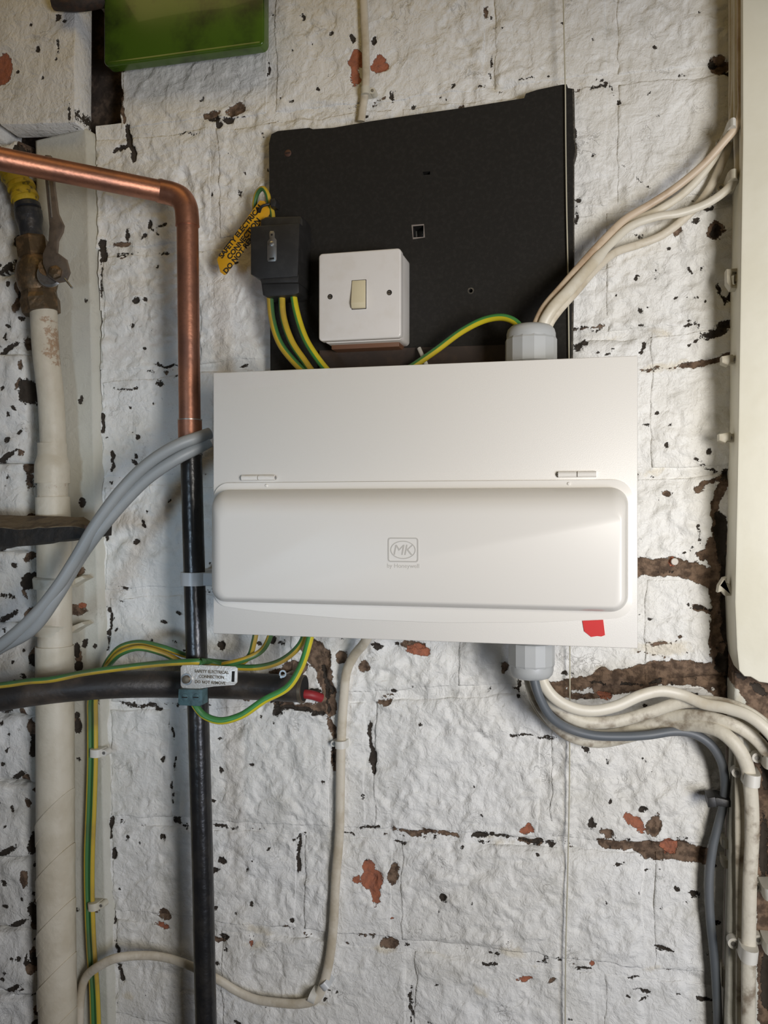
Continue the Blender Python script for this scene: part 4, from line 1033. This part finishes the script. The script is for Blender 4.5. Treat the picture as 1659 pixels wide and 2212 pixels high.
bv = thing('ball_valve', 'tarnished brass ball valve with lever at the top of the cream iron pipe', 'valve', P(94, 676, ID))
ax = (P(60, 450, ID) - P(90, 676, ID)).normalized()
base = P(90, 676, ID)
m_ = MPP(80, ID)
def along(y): return (676 - y) * m_ * 1.006
lathe('outlet_socket', base, ax, [(0, 40 * m_), (along(650), 42 * m_), (along(640), 38 * m_), (along(615), 36 * m_)], M['brass'], bv, 8, smooth=False)
lathe('body', base, ax, [(along(632), 36 * m_), (along(615), 42 * m_), (along(590), 44 * m_), (along(572), 40 * m_), (along(556), 30 * m_)], M['brass'], bv, 24)
lathe('inlet_nut', base, ax, [(along(558), 30 * m_), (along(555), 35 * m_), (along(517), 35 * m_), (along(512), 31 * m_)], M['brass'], bv, 6, smooth=False, phase=0.4)
lathe('union', base, ax, [(along(514), 24 * m_), (along(490), 24 * m_), (along(470), 29 * m_), (along(453), 29 * m_), (along(448), 24 * m_), (along(446), 28 * m_), (along(437), 27 * m_), (along(433), 22 * m_)], M['union'], bv, 20)
LVD = ID + 0.030
lv = ppx('lever', [(92, 340), (98, 334), (108, 335), (113, 344), (116, 400), (124, 460), (136, 486), (134, 500), (124, 520), (122, 545), (142, 560), (149, 588), (142, 606), (124, 610), (104, 598), (92, 570), (92, 548), (104, 520), (106, 488), (98, 400)],
         LVD, LVD + 0.0035, M['lever'], bv, 0.0008)
cab('lever_rib', [(103, 350, LVD + 0.0035), (106, 400, LVD + 0.0035), (112, 470, LVD + 0.0035)], 5, M['steel'], lv)
p = P(118, 582, LVD - 0.012)
lathe('stem', P(108, 590, ID + 0.012), Vector((0.5, -1, 0.15)), [(0, 0.010), (0.016, 0.010)], M['brass'], bv, 16)
lathe('stem_washer', P(110, 592, LVD - 0.006), Vector((0.2, -1, 0.1)), [(0, 0.0150), (0.0015, 0.0150), (0.003, 0.013)], M['steel'], bv, 24)
lathe('stem_nut', P(122, 590, LVD + 0.0030), Vector((0.3, -1, 0.1)), [(0, 0.0075), (0.005, 0.0072), (0.006, 0.004)], M['brass'], bv, 6, smooth=False)
tube('pointer', [P(140, 602, LVD + 0.003), P(156, 622, LVD + 0.006)], 0.0012, M['steel'], bv, sides=8, straight=True)
yp = thing('taped_gas_pipe', 'pipe bend wrapped in crumpled yellow tape above the brass valve', 'pipe', P(50, 436, ID))
tube('pipe', [P(56, 440, ID), P(50, 418, ID), P(38, 392, ID), P(14, 362, ID + 0.004), P(-30, 325, ID + 0.006), P(-120, 285, ID + 0.008), P(-300, 250, ID + 0.01)], RAD(56, 50, ID), M['yellow_tape'], yp, sides=20, k=8,
     rfun=lambda s, p: 0.90 + 0.14 * math.sin(s * 60) * 0.4)
for (qx, qy) in ((54, 430), (47, 408), (33, 384)):
    A = P(qx, qy, ID); B = P(qx - 3, qy - 9, ID)
    tube('tape_turn', [A, B], RAD(60, 50, ID), M['yellow_tape'], yp, sides=20, straight=True, rfun=lambda s, p: 1.0 if s < 0.5 else 0.95)

# ------------------------------------------------------------------ old shelf end
sh = thing('shelf_board', 'old brown wooden shelf end with blackened edge jutting in from the left', 'shelf', P(100, 1150, 0.07))
TLs = pxs([(-420, 1120), (196, 1128), (203, 1140), (202, 1158), (190, 1163), (-420, 1200)], 0.098)
bm = bmesh.new()
zt = P(100, 1140, 0.098).z
f_ = [P(-420, 1138, 0.098), P(180, 1134, 0.098), P(202, 1140, 0.094), P(203, 1158, 0.094), P(180, 1166, 0.098), P(-420, 1198, 0.098)]
def edge_noise(i): return random.uniform(-0.0008, 0.0008)
random.seed(4)
topf = [P(-420, 1140, 0.098)] + [P(x, 1142 + random.uniform(-3, 3) - (x * 0.02), 0.098) for x in range(-60, 195, 16)] + [P(203, 1136, 0.094)]
botf = [P(-420, 1204, 0.098)] + [P(x, 1183 - x * 0.115 + random.uniform(-1.5, 1.5), 0.098) for x in range(-60, 195, 16)] + [P(202, 1158, 0.094)]
bk = 0.066
V = []; F = []
for a, b in zip(topf, botf):
    V += [a, b, Vector((b.x + 0.004, -bk, b.z)), Vector((a.x + 0.004, -bk, a.z))]
n_ = len(topf)
mi = []
for i in range(n_ - 1):
    for j in range(4): F.append([4 * i + j, 4 * i + (j + 1) % 4, 4 * i + 4 + (j + 1) % 4, 4 * i + 4 + j]); mi.append(0)
F.append([0, 1, 2, 3]); F.append([4 * n_ - 1, 4 * n_ - 2, 4 * n_ - 3, 4 * n_ - 4]); mi += [0, 0]
new_obj('edge', V, F, M['wood_edge'], sh, True, mi, None, 30)
top2 = []
tb_ = [P(-420, 1104, 0.066)] + [P(x, 1112 + 0.03 * x + random.uniform(-1, 1), 0.066) for x in range(-60, 195, 16)] + [P(197, 1127, 0.066)]
V = []; F = []
for a, b in zip(topf, tb_):
    V += [a + Vector((0, -0.0005, 0.0004)), b, b + Vector((0, 0, -0.006)), a + Vector((0, 0.002, -0.004))]
for i in range(n_ - 1):
    for j in range(4): F.append([4 * i + j, 4 * i + (j + 1) % 4, 4 * i + 4 + (j + 1) % 4, 4 * i + 4 + j])
F.append([0, 1, 2, 3]); F.append([4 * n_ - 1, 4 * n_ - 2, 4 * n_ - 3, 4 * n_ - 4])
new_obj('top_surface', V, F, M['old_wood'], sh, True, None, None, 40)
ppx('knot', [(182, 1136), (194, 1134), (192, 1146), (188, 1154), (184, 1146)], 0.0985, 0.0995, simple('raw_wood', (0.17, 0.09, 0.06), 0.7), sh)

# ------------------------------------------------------------------ green panel and dark bar, top left
GD = 0.034
gp = thing('green_panel', 'glossy green plastic panel with rounded corners at the top of the wall', 'panel', P(395, 120, 0.005))
prism('plate', rrect(P(224, 0, GD).x, P(570, 0, GD).x, P(397, 121, GD).z, P(397, -260, GD).z, 0.0065), 0.020, GD, M['green_panel'], gp, 0.0022, 3)
prism('backing', rrect(P(250, 0, GD).x, P(550, 0, GD).x, P(397, 60, GD).z, P(397, -240, GD).z, 0.004), 0.003, 0.0202, M['black_plastic'], gp)
prism('bottom_lip', rrect(P(232, 0, GD).x, P(562, 0, GD).x, P(397, 119, GD).z, P(397, 112, GD).z, 0.001), GD, GD + 0.0008, M['green_panel'], gp, 0.0002)
br = tube('iron_bar', [P(118, 2, 0.046), P(170, 4, 0.042), P(222, -4, 0.030)], 0.010, simple('rusty_iron', (0.055, 0.042, 0.034), 0.7, 0.2, col2=(0.10, 0.06, 0.04), sc=80, bump=0.001, bsc=200), None, sides=12, k=4)
tag(br, 'short rusty brown iron bar at the top edge left of the green panel', 'iron bar')

# ------------------------------------------------------------------ cream cable above the board
o = cab('cream_cable', [(783, -300, 0.009), (784, -60, 0.009), (787, 40, 0.009), (790, 110, 0.009), (790, 180, 0.009), (783, 240, 0.009), (780, 262, 0.009)], 17, M['painted_cable'], flat=0.6, k=8)
tag(o, 'cream painted cable running down the wall to the top of the black board', 'cable')
clip('round white clip on the cream cable just above the black board', 787, 192, 20, 16, 0.016, M['clip_cream'], 1)
# cream cable below the fuse box
o = cab('cream_cable', [(806, 1340, 0.040), (790, 1384, 0.032), (765, 1416, 0.018), (749, 1450, 0.012), (743, 1500, 0.010), (737, 1600, 0.009), (735, 1700, 0.009), (733, 1800, 0.009), (725, 1900, 0.009), (720, 2000, 0.009), (711, 2075, 0.009), (698, 2128, 0.010), (682, 2158, 0.010),
                        (650, 2168, 0.010), (600, 2166, 0.010), (550, 2158, 0.010), (510, 2140, 0.012), (475, 2118, 0.020), (440, 2100, 0.028), (400, 2082, 0.024), (350, 2067, 0.020), (300, 2064, 0.026), (250, 2070, 0.036), (212, 2088, 0.036), (184, 2114, 0.022), (176, 2140, 0.020), (172, 2200, 0.020), (172, 2420, 0.020)], 20, M['painted_cable'], flat=0.72, k=8)
tag(o, 'long cream cable dropping from the fuse box and looping left behind the black pipe', 'cable')
gA = 'clips on the long cream cable'
clip('white clip on the long cream cable below the fuse box', 733, 1611, 26, 16, 0.018, M['clip'], -1, 0.05, gA)
clip('upper clip at the bottom bend of the long cream cable', 700, 2133, 22, 15, 0.018, M['clear_clip'], -1, 0.75, gA)
clip('lower clip at the bottom bend of the long cream cable', 672, 2160, 24, 15, 0.018, M['clip'], -1, 1.25, gA)

# ------------------------------------------------------------------ cables top right
g1 = 'cream cables from the upper gland'
CC = M['cream_cable']
def cc(name, pts, w, mat, label, grp, flat=0.75, k=8, rfun=None): 
    o = cab(name, pts, w, mat, flat=flat, k=k, sides=16, rfun=rfun); tag(o, label, 'cable', grp); return o
cc('cream_cable', [(1148, 735, 0.080), (1158, 700, 0.080), (1176, 664, 0.078), (1215, 618, 0.070), (1262, 564, 0.058), (1310, 512, 0.046), (1350, 474, 0.040), (1400, 444, 0.036), (1460, 405, 0.036), (1520, 355, 0.040), (1565, 305, 0.044), (1590, 274, 0.046), (1601, 245, 0.047), (1601, 150, 0.047), (1601, 0, 0.047), (1601, -200, 0.047)], 17, M['tan_cable'],
   'tan stained cable, uppermost of those rising from the upper gland to the beam corner', g1)
cc('cream_cable', [(1166, 735, 0.082), (1174, 700, 0.084), (1192, 668, 0.084), (1230, 626, 0.076), (1276, 574, 0.060), (1318, 528, 0.048), (1362, 489, 0.040), (1420, 468, 0.034), (1470, 460, 0.030), (1530, 438, 0.030), (1575, 405, 0.034), (1592, 380, 0.038), (1594, 300, 0.035), (1594, 150, 0.033), (1594, -200, 0.033)], 18, CC,
   'cream cable, second from the gland, bulging forward and ending low in the corner clip', g1, 0.75, 8, lambda s_, p_: 1.0 + 0.38 * (1 - sm(np.array(s_), 0.20, 0.23)))
cc('cream_cable', [(1158, 735, 0.070), (1166, 700, 0.070), (1184, 668, 0.068), (1222, 624, 0.060), (1268, 572, 0.046), (1312, 524, 0.034), (1356, 484, 0.026), (1420, 455, 0.020), (1480, 415, 0.016), (1530, 360, 0.016), (1565, 300, 0.018), (1582, 262, 0.018), (1588, 200, 0.016), (1589, 0, 0.016), (1589, -200, 0.016)], 17, CC,
   'pale cream cable fanning out behind the tan one up to the top corner', g1)
cc('cream_cable', [(1178, 735, 0.078), (1186, 702, 0.078), (1206, 672, 0.076), (1242, 632, 0.066), (1284, 584, 0.046), (1330, 545, 0.028), (1380, 528, 0.018), (1430, 508, 0.014), (1480, 470, 0.012), (1525, 420, 0.012), (1560, 350, 0.014), (1580, 290, 0.014), (1583, 200, 0.011), (1583, 0, 0.011)], 18, M['painted_cable'],
   'cream cable lowest of the fan, hugging the wall right of the board', g1)
sl = ppx('cable_sleeve', [(1254, 588), (1268, 571), (1296, 566), (1282, 592), (1262, 612)], 0.079, 0.0815, M['clip'])
bpy.data.objects.remove(sl)
clip('white clip at the beam corner where the cables leave, upper of two', 1584, 262, 20, 17, 0.056, M['clip'], -1, 0, 'clips holding the cables in the beam corner', dback=0.003)
clip('cream clip at the beam corner where the cables leave, lower of two', 1586, 374, 22, 20, 0.048, M['clip_cream'], -1, 0, 'clips holding the cables in the beam corner', dback=0.003)
# empty clips along the corner
def empty_clip(label, px, py, s, kind):
    g = thing('empty_clip', label, 'cable clip', P(px, py, 0.03), 'empty clips along the beam')
    m = s
    C_ = [(-12, -17), (10, -19), (10, -12), (0, -11), (-3, -2), (0, 12), (12, 12), (12, 20), (-4, 20), (-12, 8)] if kind == 0 else \
         ([(-14, -8), (10, -12), (14, -8), (12, 6), (4, 8), (0, 12), (-10, 8), (-14, 6)] if kind == 1 else
          [(-4, -20), (4, -22), (2, -14), (-3, -8), (8, -8), (14, 2), (14, 16), (0, 17), (-8, 8), (-16, 10), (-14, -4)])
    ppx('saddle', [(px + x * m, py + y * m) for x, y in C_], 0.024, 0.038, M['clip_cream'], g, 0.0015)
    p = P(px + 9 * m, py + 2 * m, 0.030)
    box('tab', p.x - 0.003, P(1592, py, 0.03).x + 0.002, 0.026, 0.036, p.z - 0.004, p.z + 0.004, M['clip_cream'], g, 0.001)
    lathe('nail', (p.x, -0.036, p.z), (0, -1, 0), [(0, 0.0018), (0.0014, 0.0016)], M['nail'], g, 10)
empty_clip('open empty cream clip beside the beam, topmost of the row', 1583, 600, 1.15, 0)
empty_clip('small square empty clip beside the beam, second from the top', 1573, 777, 1.0, 1)
empty_clip('bright empty clip beside the beam, third from the top', 1567, 945, 1.0, 1)
empty_clip('broken hooked empty clip beside the beam, lowest of the row', 1567, 1270, 1.05, 2)
p = P(1457, 1213, 0.0)
nl = lathe('nail', (p.x, 0.004, p.z), (0, -1, 0), [(0, 0.0022), (0.006, 0.0022), (0.006, 0.0036), (0.0072, 0.0030)], simple('white_nail', (0.62, 0.57, 0.50), 0.5), None, 14)
tag(nl, 'pale nail head in the brown mortar strip right of the fuse box', 'nail')

# ------------------------------------------------------------------ cables bottom right
g2 = 'cream cables from the lower gland'
DC = M['dirty_cable']
cc('cream_cable', [(1166, 1430, 0.082), (1172, 1470, 0.084), (1192, 1502, 0.084), (1228, 1526, 0.080), (1275, 1536, 0.074), (1330, 1526, 0.068), (1385, 1502, 0.062), (1430, 1493, 0.058), (1475, 1502, 0.056), (1520, 1520, 0.060), (1570, 1530, 0.066), (1620, 1548, 0.072), (1668, 1590, 0.076), (1720, 1680, 0.078), (1740, 1800, 0.078), (1745, 2300, 0.078)], 25, CC,
   'clean cream cable, uppermost of the bundle from the lower gland', g2, 0.7)
cc('cream_cable', [(1158, 1430, 0.070), (1168, 1475, 0.070), (1196, 1520, 0.068), (1250, 1556, 0.060), (1320, 1560, 0.052), (1400, 1540, 0.046), (1470, 1518, 0.046), (1530, 1516, 0.052), (1590, 1528, 0.060), (1640, 1556, 0.062), (1690, 1610, 0.062), (1725, 1700, 0.060), (1735, 2300, 0.060)], 27, DC,
   'grimy cream cable directly under the clean one, curving over the corner', g2, 0.7)
cc('cream_cable', [(1150, 1430, 0.060), (1158, 1478, 0.058), (1186, 1534, 0.052), (1240, 1578, 0.042), (1310, 1588, 0.034), (1390, 1570, 0.032), (1450, 1548, 0.038), (1510, 1546, 0.048), (1570, 1560, 0.056), (1622, 1588, 0.056), (1660, 1630, 0.054), (1700, 1720, 0.052), (1715, 2300, 0.052)], 26, DC,
   'grimy cream cable, third down in the bundle from the lower gland', g2, 0.7)
cc('cream_cable', [(1142, 1430, 0.050), (1148, 1480, 0.046), (1176, 1536, 0.038), (1226, 1586, 0.026), (1290, 1602, 0.018), (1360, 1590, 0.020), (1430, 1570, 0.032), (1500, 1566, 0.046), (1555, 1580, 0.058), (1590, 1610, 0.062), (1612, 1650, 0.060), (1622, 1710, 0.056), (1625, 1800, 0.054), (1620, 1900, 0.054), (1618, 2000, 0.054), (1617, 2100, 0.054), (1617, 2230, 0.054), (1617, 2420, 0.054)], 30, DC,
   'grimy cream cable, lowest of the bundle, turning down under two white clips', g2, 0.75)
cc('cream_cable', [(1138, 1430, 0.040), (1140, 1475, 0.034), (1152, 1520, 0.024), (1180, 1560, 0.014), (1225, 1592, 0.010), (1280, 1603, 0.0085), (1320, 1598, 0.0085), (1350, 1590, 0.0085)], 9, M['painted_cable'],
   'thin cream cable ending on the wall under the lower cable bundle', None, 0.7)
cc('cream_cable', [(1594, 1560, 0.044), (1597, 1640, 0.043), (1598, 1800, 0.043), (1600, 1950, 0.043), (1600, 2200, 0.043), (1600, 2420, 0.043)], 20, DC,
   'flat grimy cable running down beside the clipped cable at right', None, 0.5)
o = cab('grey_cable', [(1150, 1430, 0.086), (1156, 1475, 0.088), (1168, 1512, 0.086), (1192, 1550, 0.080), (1230, 1574, 0.070), (1280, 1588, 0.062), (1340, 1591, 0.054), (1400, 1588, 0.046), (1460, 1580, 0.040), (1500, 1586, 0.036), (1535, 1608, 0.034), (1558, 1645, 0.030), (1566, 1690, 0.024), (1562, 1740, 0.018), (1552, 1780, 0.016), (1540, 1830, 0.016), (1532, 1900, 0.016), (1534, 1980, 0.016), (1544, 2080, 0.016), (1551, 2212, 0.016), (1553, 2420, 0.016)], 19.5, M['dark_grey_cable'], k=8, sides=18)
tag(o, 'dark grey cable leaving the lower gland and running down the right side', 'cable')
tk = thing('cable_tie', 'black clip holding the dark grey cable against the corner at lower right', 'cable clip', P(1555, 1735, 0.012))
ppx('band', [(1530, 1727), (1550, 1723), (1582, 1731), (1582, 1745), (1552, 1742), (1530, 1742)], 0.006, 0.030, M['black_plastic'], tk, 0.001)
ppx('head', [(1528, 1724), (1545, 1722), (1549, 1744), (1530, 1745)], 0.012, 0.034, M['black_plastic'], tk, 0.001)
# old cable in the corner with cleats
cc('cream_cable', [(1577, 1600, 0.010), (1577, 1750, 0.010), (1575, 1900, 0.010), (1572, 2050, 0.010), (1570, 2212, 0.010), (1570, 2420, 0.010)], 20, simple('mauve_grey_cable', (0.36, 0.30, 0.27), 0.55, col2=(0.24, 0.19, 0.16), sc=30), 'dusky old cable in the dark corner beside the dark grey one', None, 0.6)
for i, (y, h_, lb) in enumerate(((1826, 18, 'upper cream band on the old corner cable'), (1868, 18, 'second cream band on the old corner cable'), (2118, 42, 'tall cream cleat low on the old corner cable'))):
    clip(lb, 1573, y, 23, h_, 0.022, M['clip_cream'], 1, 0, 'bands on the old corner cable', name='cable_clip')
g3 = 'white clips at lower right'
clip('large white clip over the cream cable just below the bundle', 1628, 1690, 36, 26, 0.070, M['clip'], -1, -0.08, g3, dback=0.036)
clip('large white clip over the cream cable near the bottom', 1622, 2072, 38, 28, 0.070, M['clip'], -1, -0.1, g3, dback=0.036)
clip('white clip at the right edge just above the large upper clip', 1672, 1652, 36, 26, 0.066, M['clip'], -1, 0.0, g3, dback=0.036)
clip('white clip at the right edge halfway down the cable', 1670, 1936, 36, 26, 0.066, M['clip'], -1, 0.1, g3, dback=0.036)
clip('white clip at the right edge lowest down', 1672, 2056, 34, 24, 0.066, M['clip'], -1, 0.0, g3, dback=0.036)

# ------------------------------------------------------------------ string
o = cab('string', [(1214, -300, 0.024), (1217, 0, 0.024), (1221, 180, 0.024), (1222, 300, 0.0235), (1224, 450, 0.0235), (1227, 600, 0.0235), (1229, 760, 0.0235), (1230, 1100, 0.020), (1231, 1400, 0.014), (1230, 1700, 0.010), (1226, 1900, 0.009), (1222, 2060, 0.009), (1221, 2212, 0.009), (1221, 2420, 0.009)], 3.0, M['string'], k=8, sides=8)
tag(o, 'thin cream string hanging straight down past the right side of the black board', 'string')

ey = thing('screw_eye', 'small pale metal screw eye just above the open end of the conduit', 'screw eye', P(630, 1446, 0.004))
ring_strip('eye', circ(P(630, 1446, 0.012).x, P(630, 1446, 0.012).z, 0.0040, 18), circ(P(630, 1446, 0.012).x, P(630, 1446, 0.012).z, 0.0024, 18), 0.038, M['steel'], ey, 0.0014)
lathe('shank', P(634, 1449, 0.0), (0, -1, 0), [(-0.004, 0.0013), (0.0385, 0.0013)], M['steel'], ey, 10)
